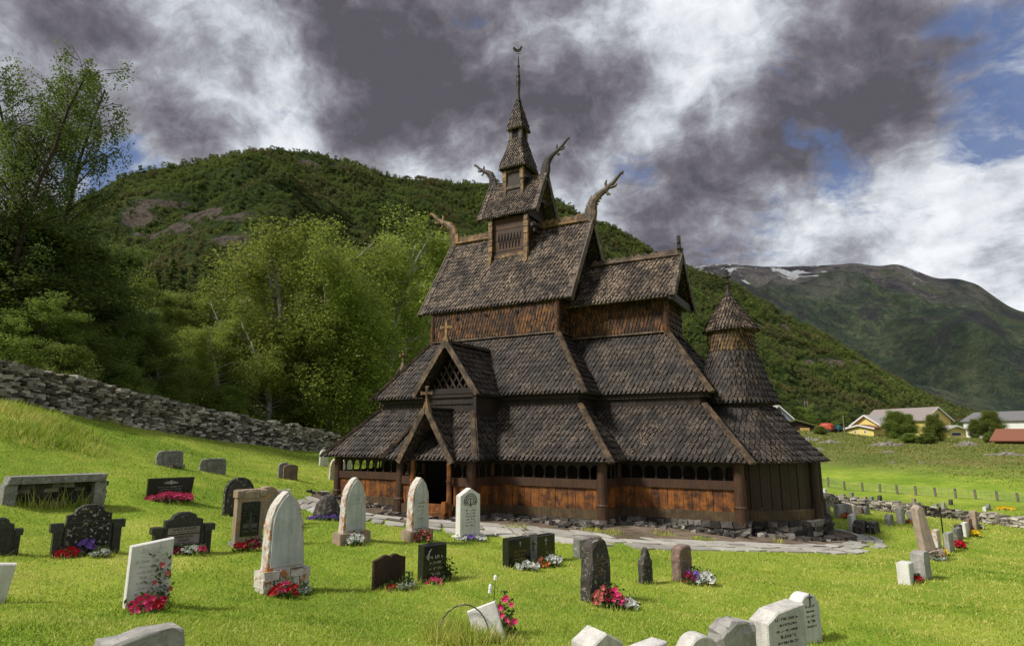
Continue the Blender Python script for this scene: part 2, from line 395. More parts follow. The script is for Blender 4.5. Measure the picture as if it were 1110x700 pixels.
def shingle_plane(mb,A,B,C,D,w=.17,e=.25,t=.05,tip=.19,deck=True,start=0.0):
    """A,B eave left/right seen from outside, C,D top right/left"""
    A=V(A);B=V(B);C=V(C);D=V(D); U=(B-A).normalized(); T=(D if (D-A).length>.01 else C)
    N=U.cross((C+D)/2-(A+B)/2).normalized(); W=N.cross(U)
    H=((C+D)/2-A).dot(W); ub=[p.dot(U)-A.dot(U) for p in (A,B,C,D)]
    def bounds(v):
        k=min(max(v/H,0),1); return ub[0]+(ub[3]-ub[0])*k, ub[1]+(ub[2]-ub[1])*k
    def cl(u,v):
        v=min(v,H); a,b=bounds(v); return min(max(u,a),b),v,True
    def fn(u,v,n): return A+U*u+W*v+N*n
    rows=int(H/e)+1
    for r in range(rows):
        v=r*e-.03-start
        if v>H-.03: break
        a,b=bounds(v); a2,b2=bounds(v+e); lo=min(a,a2);hi=max(b,b2)
        k0=math.floor(lo/w)-1; k1=math.ceil(hi/w)+1
        for k in range(k0,k1):
            uc=(k+(.5 if r%2 else 0))*w
            if uc<lo-w*.6 or uc>hi+w*.6: continue
            shingle(mb,fn,uc,v,w,e*1.75,t,tip,cl)
    if deck:
        q=[A,B,C,D] if (C-D).length>.01 else [A,B,C]
        n=len(q); mb.add([p-N*.01 for p in q]+[p-N*.07 for p in q],[tuple(range(n)),tuple(range(n,2*n))[::-1]]+[(i,(i+1)%n,n+(i+1)%n,n+i) for i in range(n)])
def shingle_rev(mb,c,prof,w=.17,e=.25,t=.05,tip=.19,a0=0,a1=2*PI):
    """surface of revolution, prof list (r,z) from eave upward"""
    L=[0]
    for p,q in zip(prof,prof[1:]): L.append(L[-1]+math.hypot(q[0]-p[0],q[1]-p[1]))
    def at(v):
        v=min(max(v,0),L[-1]-1e-6); k=0
        while L[k+1]<v: k+=1
        f=(v-L[k])/(L[k+1]-L[k]); r=prof[k][0]+(prof[k+1][0]-prof[k][0])*f; z=prof[k][1]+(prof[k+1][1]-prof[k][1])*f
        dr=(prof[k+1][0]-prof[k][0])/(L[k+1]-L[k]); dz=(prof[k+1][1]-prof[k][1])/(L[k+1]-L[k]); return r,z,dz,-dr
    rows=int(L[-1]/e)+1
    for r_ in range(rows):
        v=r_*e-.03
        if v>L[-1]-.04: break
        r,_,_,_=at(v+e*.4); n=max(5,round(2*PI*r/w)); ww=2*PI/n
        for k in range(n):
            ac=(k+(.5 if r_%2 else 0))*ww
            if not (a0-1e-6<=((ac-a0)%(2*PI))+a0<=a1): continue
            def fn(u,v_,nn):
                rr_,zz,nr_,nz_=at(v_); a=ac+(u)*ww/(w)
                base=v_ if v_>=0 else 0
                ex=min(v_,0)
                rr2=rr_+nr_*nn - nz_*ex*0; rr2+= (-ex)*abs(nz_)
                return V((c[0]+rr2*math.cos(a),c[1]+rr2*math.sin(a),c[2]+zz+nz_*nn+ex*abs(nr_)))
            shingle(mb,fn,0,v,w,min(e*1.75,L[-1]-v+.001),t,tip)
    mb.lathe(c,[(max(r-.02,0),z-.01) for r,z in prof],48,a0,a1)
    mb.lathe(c,[(prof[0][0],prof[0][1]-.01),(max(prof[0][0]-.5,.01),prof[0][1]-.02)],48,a0,a1)
# ------------------------------------------------------------------ the stave church
Lg,Wg,zE1=6.235,5.409,1.79; L1,W1,zT1=4.584,3.844,3.66
L2e,W2e,zE2=4.86,4.13,4.10; L2,W2,zT2=3.076,2.386,6.59
L3e,W3e,zE3,LR,zR=3.62,2.53,7.95,3.62,11.97
xp0,xp1,Wp=-1.80,2.12,6.784
Xc,Wc=10.151,3.852; Xc1,Wc1,zT1c=8.53,2.264,3.64; Xc2e,Wc2e=8.80,2.474; Xc2,Wc2,zT2c=7.074,1.1,6.45
Xc3e,Wc3e,zE3c,zRc=7.43,1.642,7.76,9.81
Xa,Ra,zAe=9.173,2.902,1.71
S=.45
CH=empty('stave_church'); tag(CH,'dark tarred wooden stave church with tiered shingle roofs and dragon heads','church')
CHX={}
def part(name,mb,mat,parent=None,**k): return mb.build(name,[M[mat],M['shingle_edge']] if 'shingle' in mat else M[mat],parent or CH,**k)
# lower tier of roofs
mb=MB(); z1=zE1
for sy in (-1,1):
    if sy<0:
        shingle_plane(mb,(-Lg,-Wg,z1),(Lg,-Wg,z1),(L1,-W1,zT1),(-L1,-W1,zT1))
    else: shingle_plane(mb,(Lg,Wg,z1),(-Lg,Wg,z1),(-L1,W1,zT1),(L1,W1,zT1),w=.2,e=.3)
shingle_plane(mb,(Lg,-Wg,z1),(Lg,-Wc+.6,z1),(L1,-Wc+.6,zT1),(L1,-W1,zT1))
shingle_plane(mb,(Lg,Wc-.6,z1),(Lg,Wg,z1),(L1,W1,zT1),(L1,Wc-.6,zT1),w=.2,e=.3)
shingle_plane(mb,(-Lg,Wg,z1),(-Lg,-Wg,z1),(-L1,-W1,zT1),(-L1,W1,zT1),w=.2,e=.3)
lr=part('gallery_roof',mb,'roof_shingle')
mb=MB()
shingle_plane(mb,(Lg-1.3,-Wc,z1),(Xc,-Wc,z1),(Xc1,-Wc1,zT1c),(L1-.3,-Wc1,zT1c))
shingle_plane(mb,(Xc,-Wc,z1),(Xc,Wc,z1),(Xc1,Wc1,zT1c),(Xc1,-Wc1,zT1c))
shingle_plane(mb,(Xc,Wc,z1),(Lg-1.3,Wc,z1),(L1-.3,Wc1,zT1c),(Xc1,Wc1,zT1c),w=.2,e=.3)
cr=part('chancel_gallery_roof',mb,'roof_shingle')
def hipboard(p0,p1,parent,w=.2,out=(0,0,1),mat='hip_wood',t=.07):
    m=MB(); p0=V(p0);p1=V(p1); d=(p1-p0).normalized(); o=V(out).normalized()*.05
    m.beam(p0+o-d*.1,p1+o+d*.02,w,t,up=V(out)+V((0,0,1))*.6); m.beam(p0+o*1.9-d*.1,p1+o*1.9,w*.35,t*.8,up=V(out)+V((0,0,1))*.6)
    return m.build('hip_board',M[mat],parent)
for sx,sy in ((-1,-1),(1,-1),(-1,1),(1,1)):
    hipboard((sx*Lg,sy*Wg,z1),(sx*L1,sy*W1,zT1),lr,out=(sx,sy,1))
for sy in (-1,1): hipboard((Xc,sy*Wc,z1),(Xc1,sy*Wc1,zT1c),cr,out=(1,sy,1))
# second tier walls and roofs
mb=MB()
def planks(mb,p0,p1,z0,z1_,n,w=.22,t=.06,gap=.006,jz=.01):
    p0=V(p0);p1=V(p1); L=(p1-p0).length; u=(p1-p0)/L; k=max(1,round(L/w)); ws=[R.uniform(.75,1.25) for _ in range(k)]; s=sum(ws); c=0
    N=V(n)
    for x in ws:
        a=c*L/s+gap; c+=x; b=c*L/s-gap; off=R.uniform(-.008,.008)
        q=[p0+u*a,p0+u*b]
        vs=[(*(q[0]+N*(t/2+off)).xy,z0),(*(q[1]+N*(t/2+off)).xy,z0),(*(q[1]+N*(t/2+off)).xy,z1_),(*(q[0]+N*(t/2+off)).xy,z1_),
            (*(q[0]-N*(t/2)).xy,z0),(*(q[1]-N*(t/2)).xy,z0),(*(q[1]-N*(t/2)).xy,z1_),(*(q[0]-N*(t/2)).xy,z1_)]
        mb.add(vs,[(0,1,2,3),(5,4,7,6),(1,5,6,2),(4,0,3,7),(3,2,6,7),(4,5,1,0)])
for x0,y0,x1,y1,nx,ny in ((-L1,-W1,L1,-W1,0,-1),(L1,-W1,L1,W1,1,0),(L1,W1,-L1,W1,0,1),(-L1,W1,-L1,-W1,-1,0),
      (L1,-Wc1,Xc1,-Wc1,0,-1),(Xc1,-Wc1,Xc1,Wc1,1,0),(Xc1,Wc1,L1,Wc1,0,1)):
    if abs(nx)==1 and x0==Xc1: z0=-.1
    planks(mb,(x0*.985,y0*.985,0),(x1*.985,y1*.985,0),-.15,zE2+.12,(nx,ny,0),w=.28)
part('aisle_wall',mb,'dark_wood')
mb=MB()   # horizontal rails between the tiers
e_=.03
for x0,y0,x1,y1 in ((-L1,-W1,L1,-W1),(L1,-W1,L1,-Wc1),(L1,-Wc1,Xc1,-Wc1),(Xc1,-Wc1,Xc1,Wc1),(-L1,-W1,-L1,W1)):
    mb.beam((x0,y0,zE2-.08),(x1,y1,zE2-.08),.16,.22); 
part('wall_plate',mb,'dark_wood')
mb=MB()
shingle_plane(mb,(-L2e,-W2e,zE2),(L2e,-W2e,zE2),(L2,-W2,zT2),(-L2,-W2,zT2))
shingle_plane(mb,(L2e,-W2e,zE2),(L2e,W2e,zE2),(L2,W2,zT2),(L2,-W2,zT2))
shingle_plane(mb,(L2e,W2e,zE2),(-L2e,W2e,zE2),(-L2,W2,zT2),(L2,W2,zT2),w=.2,e=.3)
shingle_plane(mb,(-L2e,W2e,zE2),(-L2e,-W2e,zE2),(-L2,-W2,zT2),(-L2,W2,zT2),w=.2,e=.3)
ar=part('aisle_roof',mb,'roof_shingle')
mb=MB()
shingle_plane(mb,(L2e-1.3,-Wc2e,zE2),(Xc2e,-Wc2e,zE2),(Xc2,-Wc2,zT2c),(L2,-Wc2,zT2c))
shingle_plane(mb,(Xc2e,-Wc2e,zE2),(Xc2e,Wc2e,zE2),(Xc2,Wc2,zT2c),(Xc2,-Wc2,zT2c))
shingle_plane(mb,(Xc2e,Wc2e,zE2),(L2e-1.3,Wc2e,zE2),(L2,Wc2,zT2c),(Xc2,Wc2,zT2c),w=.2,e=.3)
car=part('chancel_aisle_roof',mb,'roof_shingle')
for sx,sy in ((-1,-1),(1,-1),(-1,1),(1,1)): hipboard((sx*L2e,sy*W2e,zE2),(sx*L2,sy*W2,zT2),ar,out=(sx,sy,1))
for sy in (-1,1): hipboard((Xc2e,sy*Wc2e,zE2),(Xc2,sy*Wc2,zT2c),car,out=(1,sy,1))
# clerestory walls clad with shingles
mb=MB()
def clad(mb,x0,y0,x1,y1,z0,z1_,w=.14,e=.24):
    shingle_plane(mb,(x0,y0,z0),(x1,y1,z0),(x1,y1,z1_),(x0,y0,z1_),w=w,e=e,t=.035,tip=.2)
clad(mb,-L2,-W2,L2,-W2,zT2+.04,zE3+.25); clad(mb,L2,-W2,L2,W2,zT2+.04,zE3+.3); clad(mb,L2,W2,-L2,W2,zT2,zE3+.25,.2,.3); clad(mb,-L2,W2,-L2,-W2,zT2,zE3+.3,.2,.3)
cw=part('clerestory_wall',mb,'wall_shingle')
for sx in (-1,1):
    m=MB(); m.tube([(sx*(L2-.02),-W2-.02,zT2-.1),(sx*(L2-.02),-W2+.05,zE3+.1)],.12,10)
    m.build('corner_stave',M['wall_shingle'],cw)
for x in (-1.75,-.25,1.25):
    m=MB(); m.lathe((0,0,0),[(.075,-.02),(.075,.02),(0,.02)],12); 
    for i,p in enumerate(m.v): m.v[i]=(x+p[0],-W2-.045-p[2],zE3-.32+p[1])
    m.build('round_window',M['black_void'],cw)
mb=MB()
clad(mb,L2,-Wc2,Xc2,-Wc2,zT2c+.04,zE3c+.22); clad(mb,Xc2,-Wc2,Xc2,Wc2,zT2c+.04,zE3c+.3); clad(mb,Xc2,Wc2,L2,Wc2,zT2c,zE3c+.2,.2,.3)
cw2=part('chancel_clerestory_wall',mb,'wall_shingle')
m=MB(); m.tube([(Xc2-.02,-Wc2-.02,zT2c-.1),(Xc2-.02,-Wc2-.02,zE3c+.1)],.12,10); m.build('corner_stave',M['wall_shingle'],cw2)
m=MB(); m.lathe((0,0,0),[(.07,-.02),(.07,.02),(0,.02)],12)
m.v=[(Xc2-.75+p[0],-Wc2-.045-p[2],zE3c-.3+p[1]) for p in m.v]; m.build('round_window',M['black_void'],cw2)
m=MB()   # moulding strip where roof meets wall
for a,b in (((-L2,-W2-.06,zT2+.05),(L2,-W2-.06,zT2+.05)),((L2+.05,-W2,zT2+.05),(L2+.05,-Wc2,zT2+.05))): m.beam(a,b,.10,.07)
m.beam((L2,-Wc2-.06,zT2c+.05),(Xc2,-Wc2-.06,zT2c+.05),.10,.07); m.build('base_moulding',M['hip_wood'],cw)
# steep nave roof
def saddle(mb,xw,xe,wy,ze,zr,w=.165,e=.25,back=True):
    shingle_plane(mb,(xw,-wy,ze),(xe,-wy,ze),(xe,0,zr),(xw,0,zr),w,e)
    shingle_plane(mb,(xe,wy,ze),(xw,wy,ze),(xw,0,zr),(xe,0,zr),w*1.6,e*1.5)
def verge(x,sx,wy,ze,zr,parent,w=.28,t=.07,name='bargeboard',mat='upper_shingle'):
    for sy in (-1,1):
        m=MB(); n=max(4,int(math.hypot(wy,zr-ze)/.24)); 
        for i in range(n+1):
            k=i/n; y=sy*wy*(1-k); z=ze+(zr-ze)*k
            d=V((0,-sy*wy,zr-ze)).normalized(); nn=V((0,sy*(zr-ze),wy)).normalized()
            c=V((x,y,z))+nn*.04-d*.04
            m.beam(c,c+d*.3,w,.05,up=nn+d*.2)
        m.beam(V((x+sx*w*.42,sy*wy,ze-.08)),V((x+sx*w*.42,0,zr-.08)),.05,.26,up=V((0,sy*(zr-ze),wy)))
        m.build(name,M[mat],parent)
mb=MB(); saddle(mb,-L3e,L3e,W3e,zE3,zR); nr_=part('nave_roof',mb,'upper_shingle')
verge(-L3e-.02,-1,W3e,zE3,zR,nr_); verge(L3e+.02,1,W3e,zE3,zR,nr_)
mb=MB(); saddle(mb,L2-.1,Xc3e,Wc3e,zE3c,zRc); ccr=part('chancel_roof',mb,'upper_shingle')
verge(Xc3e+.02,1,Wc3e,zE3c,zRc,ccr,w=.2)
def gable(mb,x,wy,ze,zr):
    nn=9
    for i in range(-nn,nn):
        y0=wy*i/nn+.01;y1=wy*(i+1)/nn-.01; a=zr-(zr-ze)*abs(y0)/wy; b=zr-(zr-ze)*abs(y1)/wy
        mb.add([(x,y0,ze),(x,y1,ze),(x,y1,b-.05),(x,y0,a-.05)],[(0,1,2,3)])
    mb.beam((x,-wy,ze),(x,wy,ze),.1,.25)
mb=MB(); k=(L2,)
gable(mb,-L2-.03,W3e-.12,zE3+.1,zR-.05); part('gable_wall',mb,'dark_wood',cw); mb=MB(); gable(mb,L2+.03,W3e-.12,zE3+.1,zR-.05)
mb.beam((L3e-.3,-1.2,zE3+1.6),(L3e-.3,1.2,zE3+1.6),.1,.16); mb.beam((L3e-.3,-W3e+.1,zE3+.1),(L3e-.3,W3e-.1,zE3+.1),.1,.2)
part('gable_wall',mb,'dark_wood',cw)
mb=MB(); gable(mb,Xc2+.03,Wc3e-.1,zE3c+.05,zRc-.05); mb.beam((Xc3e-.05,-Wc3e,zE3c+.02),(Xc3e-.05,Wc3e,zE3c+.02),.12,.3); part('gable_wall',mb,'dark_wood',cw2)
# carved ridge crests
def crest(x0,x1,z,parent,h=.3,y=0,mat='gold_wood',cut=True):
    m=MB(); m.beam((x0,y,z+h/2),(x1,y,z+h/2),.09,h); 
    n=int(abs(x1-x0)/.3)
    for i in range(n):
        x=x0+(x1-x0)*(i+.5)/n
        m.tube([(x-.09,y,z+h+.0),(x,y,z+h+.05),(x+.09,y,z+h)],.045,6)
    for s in (-1,1): m.beam((x0,y+s*.1,z+.04),(x1,y+s*.1,z-.02),.2,.06,up=(0,s*.8,1))
    return m.build('ridge_crest',M[mat],parent)
crest(-L3e+.1,-1.0,zR-.02,nr_); crest(1.0,L3e-.1,zR-.02,nr_); crest(L2+.55,Xc3e,zRc-.02,ccr,h=.18,mat='hip_wood')
# dragon heads
def dragon(base,s,h,parent,mat='gold_wood'):
    """s=+1 looks east. neck swells out of the gable top, head with jaws and tongue"""
    b=V(base); m=MB(); k=h
    pts=[(0,-.25),(.05,.10),(.06,.32),(.13,.52),(.27,.66),(.45,.76),(.62,.86)]
    P=[b+V((s*x*k,0,z*k)) for x,z in pts]
    m.tube(P,[.17*k,.18*k,.165*k,.15*k,.13*k,.105*k,.085*k],8,(1,.6))
    # upper jaw sweeping up and lower jaw
    m.tube([P[-1],b+V((s*.78*k,0,.98*k)),b+V((s*.92*k,0,1.13*k)),b+V((s*1.04*k,0,1.24*k))],[.085*k,.07*k,.058*k,.045*k],7,(1,.7))
    m.tube([b+V((s*1.0*k,0,1.22*k)),b+V((s*1.07*k,0,1.22*k)),b+V((s*1.1*k,0,1.28*k))],[.05*k,.06*k,.03*k],6,(1,.8))
    m.tube([P[-1],b+V((s*.74*k,0,.84*k)),b+V((s*.84*k,0,.85*k)),b+V((s*.88*k,0,.92*k))],[.07*k,.055*k,.045*k,.03*k],7,(1,.7))
    m.tube([b+V((s*.55*k,0,.72*k)),b+V((s*.60*k,0,.62*k)),b+V((s*.68*k,0,.62*k))],[.05*k,.05*k,.03*k],6,(1,.7))
    # ears / horn
    m.tube([b+V((s*.55*k,0,.86*k)),b+V((s*.52*k,0,1.0*k)),b+V((s*.56*k,0,1.10*k))],[.05*k,.045*k,.02*k],6)
    # mane: stepped carved combs down the neck
    for i in range(7):
        f=i/7; q=P[0].lerp(P[2],f) if i<3 else P[2].lerp(P[4],(i-3)/4)
        m.tube([q+V((-s*.08*k,0,0)),q+V((-s*.19*k,0,.05*k)),q+V((-s*.17*k,0,.12*k))],[.04*k,.03*k,.015*k],5)
        m.tube([q+V((s*.08*k,0,-.03*k)),q+V((s*.17*k,0,-.04*k))],[.04*k,.015*k],5)
    m.beam(b+V((-s*.12*k,0,-.35*k)),b+V((s*.0*k,0,.28*k)),.16*k,.28*k,up=(1,0,0))
    return m.build('dragon_head',M[mat],parent)
dragon((L3e+.0,0,zR+.1),1,1.42,nr_,'hip_wood'); dragon((-L3e-.0,0,zR+.1),-1,1.45,nr_)
# the finial and cross on the chancel ridge
m=MB(); m.beam((Xc3e-.02,0,zRc+.05),(Xc3e-.02,0,zRc+.75),.16,.12,up=(1,0,0)); m.beam((Xc3e-.02,-.13,zRc+.5),(Xc3e-.02,.13,zRc+.5),.1,.12); m.build('ridge_finial',M['dark_wood'],ccr)
# ------------------------------------------------------------------ ridge turret, three stages
t1x,t1y,zt1e,zt1r=1.437,1.155,12.47,14.64
TB=empty('ridge_turret'); TB.parent=CH
mb=MB()
for s in (-1,1):
    for z0,h in ((10.3,.55),(10.86,.5),(11.37,.52),(11.90,.55)):
        mb.box((0,s*.86,z0+h/2),(1.75,.07,h-.015))
        mb.box((s*.9,0,z0+h/2+.3),(.07,1.7,h-.015))
mb.box((0,-.9,10.55),(1.6,.06,.16)); mb.box((0,0,12.45),(1.7,1.6,.1))
tw=part('turret_wall',mb,'post_wood',TB)
m=MB(); m.box((0,-.92,10.62),(1.5,.07,.16)); m.build('sill_board',M['gold_wood'],tw)
m=MB()
for i in range(22):
    x_=-.6+1.2*i/22; m.beam((x_,-.905,11.35+.4*math.sin(i*2.1)),(x_+.06,-.905,11.35+.4*math.sin((i+1)*2.1)),.025,.02,up=(0,1,0))
m.build('carving',M['black_void'],tw)
for sx in (-1,1):
    m=MB()
    for i in range(8):
        z=9.95+.31*i; m.box((sx*.93,-1.0-.36*max(0,(2-i))*.18,z+.17),(.2,.12,.34),ry=.03*sx,rx=-.08,jit=.012)
    m.build('corner_board',M['gold_wood'],tw)
    m=MB()
    m.beam((sx*.93,.95,10.3),(sx*.93,.95,12.5),.2,.12); m.build('corner_board',M['gold_wood'],tw)
m=MB()
for s in (-1,1): m.beam((1.3,-.95,11.75+s*.14),(1.3,.95,11.75+s*.14),.07,.14); 
m.beam((.95,-.9,11.9),(1.35,-.9,11.9),.1,.16); m.beam((.95,.9,11.9),(1.35,.9,11.9),.1,.16); m.build('cross_beam',M['dark_wood'],tw)
mb=MB(); saddle(mb,-t1x,t1x,t1y,zt1e,zt1r,w=.12,e=.18); tr=part('turret_roof',mb,'upper_shingle',TB)
verge(-t1x,-1,t1y,zt1e,zt1r,tr,w=.22); verge(t1x,1,t1y,zt1e,zt1r,tr,w=.22)
mb=MB()
gable(mb,-t1x+.42,t1y-.1,zt1e,zt1r-.05); part('turret_gable',mb,'dark_wood',TB); mb=MB(); gable(mb,t1x-.42,t1y-.1,zt1e,zt1r-.05)
mb.beam((t1x-.1,-.6,13.2),(t1x-.1,.6,13.2),.08,.14); part('turret_gable',mb,'dark_wood',TB)
dragon((t1x,0,zt1r+.05),1,1.12,tr,'dark_wood'); dragon((-t1x,0,zt1r+.05),-1,1.0,tr,'dark_wood')
mb=MB(); mb.box((0,0,14.2),(.98,.98,1.75)); part('turret_wall',mb,'dark_wood',TB)
for sx in (-1,1):
    for sy in (-1,1):
        m=MB(); m.box((sx*.46,sy*.5,14.3),(.15,.1,1.35),jit=.01); m.box((sx*.46,sy*.53,14.65),(.19,.1,.5),jit=.01); m.build('corner_board',M['gold_wood'],TB)
for c_,d_ in (((0,-.51,14.05),(.85,.05,.14)),((.51,0,14.6),(.05,.85,.12)),((0,-.51,14.85),(.85,.05,.1))):
    m=MB(); m.box(c_,d_); m.build('sill_board',M['hip_wood'],TB)
def pyramid(mb,r0,z0,r1,z1_,w=.11,e=.17):
    c=[(-1,-1),(1,-1),(1,1),(-1,1)]
    for i in range(4):
        a=c[i];b=c[(i+1)%4]
        shingle_plane(mb,(a[0]*r0,a[1]*r0,z0),(b[0]*r0,b[1]*r0,z0),(b[0]*r1,b[1]*r1,z1_),(a[0]*r1,a[1]*r1,z1_),w,e)
mb=MB(); pyramid(mb,.71,15.0,.33,16.55); part('turret_roof',mb,'upper_shingle',TB)
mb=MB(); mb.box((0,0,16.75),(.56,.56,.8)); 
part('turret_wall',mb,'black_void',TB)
for sx in (-1,1):
    for sy in (-1,1): m=MB(); m.beam((sx*.25,sy*.25,16.4),(sx*.25,sy*.25,17.15),.15,.15); m.build('corner_post',M['hip_wood'],TB)
m=MB(); m.box((0,0,16.58),(.62,.62,.14)); m.build('sill_board',M['dark_wood'],TB)
mb=MB(); pyramid(mb,.43,17.1,.2,18.15); pyramid(mb,.2,18.12,.07,18.75); part('turret_roof',mb,'upper_shingle',TB)
m=MB(); m.lathe((0,0,0),[(.07,18.6),(.13,18.75),(.09,18.9),(.07,19.1),(.085,19.5),(.115,19.75),(.08,19.95),(.10,20.05),(.07,20.2),(.05,20.5),(.08,20.6),(.045,20.7),(.03,21.1),(0,21.15)],10)
m.build('spire_pole',M['dark_wood'],TB)
m=MB(); m.tube([(0,0,21.0),(0,0,21.75)],.012,6)
m.prism([(-.24,.0),(-.28,.16),(-.22,.24),(-.14,.14),(-.02,.08),(.08,.14),(.12,.27),(.17,.25),(.22,.17),(.17,.13),(.14,.02),(.05,-.06),(-.1,-.07)],(0,0,21.45),(.85,.5,0),(0,0,1),(-.5,.85,0),-.01,.01)
m.tube([(-.12,-.05,21.3),(.12,.05,21.3)],.012,6); m.build('weather_vane',M['dark_wood'],TB)
# ------------------------------------------------------------------ apse
mb=MB(); A_=(Xa,0,0)
shingle_rev(mb,A_,[(Ra,1.75),(2.34,2.30),(1.86,2.86),(1.34,3.62)],w=.17,e=.25); part('apse_gallery_roof',mb,'roof_shingle')
mb=MB(); mb.lathe(A_,[(1.28,3.2),(1.28,3.85)],32); part('apse_drum',mb,'dark_wood')
mb=MB(); shingle_rev(mb,A_,[(1.52,3.72),(1.32,4.2),(1.13,4.75),(.95,5.3),(.83,5.7)],w=.15,e=.23); part('apse_roof',mb,'roof_shingle')
mb=MB(); shingle_rev(mb,A_,[(.81,5.66),(.81,6.62)],w=.115,e=.17,tip=.12); part('apse_lantern',mb,'drum_shingle')
mb=MB(); shingle_rev(mb,A_,[(.98,6.45),(.82,6.75),(.55,7.2),(.32,7.58),(.10,7.85)],w=.115,e=.17); cap=part('lantern_cap',mb,'upper_shingle')
m=MB(); m.lathe(A_,[(.16,7.78),(.17,7.86),(.12,7.95),(.07,8.1),(.06,8.3),(.11,8.36),(.06,8.42),(.05,8.9),(0,8.92)],10)
m.tube([(Xa-.16,.0,8.62),(Xa+.16,.0,8.62)],.06,8); m.tube([(Xa,-.16,8.62),(Xa,.16,8.62)],.055,8); m.build('cross',M['dark_wood'],cap)
mb=MB(); ra=Ra-.36; n=30
for i in range(n):
    a0=-PI*.62+PI*1.24*i/n+.004; a1=-PI*.62+PI*1.24*(i+1)/n-.004; rr_=ra+R.uniform(-.008,.008)
    mb.add([(Xa+rr_*math.cos(a),rr_*math.sin(a),z) for a,z in ((a0,.2),(a1,.2),(a1,1.85),(a0,1.85))],[(0,1,2,3)])
aw=part('apse_wall',mb,'apse_wood')
m=MB(); m.lathe(A_,[(ra-.05,-.1),(ra+.07,-.1),(ra+.07,.22),(ra+.02,.26)],30,-PI*.62,PI*.62); m.build('sill_beam',M['sill_wood'],aw)
for a in (-.32,.32):
    m=MB(); m.lathe((Xa+(ra+.06)*math.cos(a),(ra+.06)*math.sin(a),0),[(.2,-.15),(.2,.42),(.14,.46),(.14,1.8)],12); m.build('corner_post',M['apse_wood'],aw)
# ------------------------------------------------------------------ gallery walls
def wallseg(p0,p1,n,opening=True,simple_=False):
    """timber parapet with balusters between p0 and p1"""
    p0=V((*p0,0));p1=V((*p1,0)); L=(p1-p0).length; u=(p1-p0)/L; N=V((*n,0))
    mb=MB(); planks(mb,p0,p1,.22,.96,N,w=.27,t=.07)
    w=part('gallery_wall',mb,'panel_wood')
    def bm(z0,z1_,t,mat,name,off=0):
        m=MB(); c=(z0+z1_)/2; m.beam(p0+N*off+V((0,0,c)),p1+N*off+V((0,0,c)),t,z1_-z0); return m.build(name,M[mat],w)
    bm(-.03,.26,.17,'sill_wood','sill_beam',.02); bm(.93,1.2,.16,'post_wood','rail',.02)
    bm(1.66,1.86,.16,'dark_wood','top_plate',0)
    k=max(1,round(L/.42)); du=L/k
    for i in range(k):
        a=i*du;b=a+du
        m=MB(); poly=[(a,1.68),(a,1.45)]+[(a+du/2-math.cos(t_)*(du/2-.035),1.50+math.sin(t_)*.14) for t_ in np.linspace(0,PI,7)]+[(b,1.45),(b,1.68)]
        m.prism(poly,p0,u,(0,0,1),N,-.03,.03); m.build('arch_head',M['dark_wood'],w)
        if i:
            m=MB(); c=p0+u*a; m.lathe((c.x,c.y,0),[(.05,1.19),(.05,1.24),(.028,1.27),(.034,1.36),(.028,1.42),(.055,1.5)],8); m.build('baluster',M['dark_wood'],w)
    return w
def post(x,y,r=.16,h=1.8,parent=CH):
    m=MB(); m.lathe((x,y,0),[(r*1.15,-.18),(r*1.15,.36),(r*1.25,.40),(r*1.02,.45),(r,.5),(r,1.2),(r*.97,h)],14); m.lathe((x,y,0),[(r*.97,h),(0,h)],14)
    return m.build('corner_post',M['post_wood'],parent,smooth=False)
ys=-Wg+S; yp=-Wp+S; yc=-Wc+S; xE=Lg-S; xC=Xc-S; pa=xp0+S; pb=xp1-S
lgx=.2
wallseg((-xE,ys),(pa,ys),(0,-1)); wallseg((pa,ys),(pa,yp),(-1,0)); wallseg((pa,yp),(lgx-.78,yp),(0,-1)); wallseg((lgx+.78,yp),(pb,yp),(0,-1))
wallseg((pb,yp),(pb,ys),(1,0)); wallseg((pb,ys),(xE,ys),(0,-1)); wallseg((xE,ys),(xE,yc),(1,0)); wallseg((xE,yc),(xC,yc),(0,-1))
wallseg((xC,yc),(xC,-2.2),(1,0)); wallseg((-xE,-ys),(-xE,ys),(-1,0)); wallseg((xE,-ys),(-xE,-ys),(0,1)); wallseg((xC,-yc),(xE,-yc),(0,1)); wallseg((xE,-yc),(xE,-ys),(1,0)); wallseg((xC,2.2),(xC,-yc),(1,0))
for x,y in ((-xE,ys),(pa,yp),(pb,yp),(xE,ys),(xC,yc),(-xE,-ys),(xE,-ys),(xC,-yc)): post(x,y,.17)
for x,y in ((pb,ys),(pa,ys),(xE,yc)): post(x,y,.09)
mb=MB(); mb.box((0,0,.05),(2*xE-.2,-2*ys-.2,.1)); mb.box(((xE+xC)/2,0,.04),(xC-xE,-2*yc-.2,.1)); mb.box(((pa+pb)/2,(yp+ys)/2,.045),(pb-pa-.1,1.5,.1)); part('gallery_floor',mb,'dark_wood')
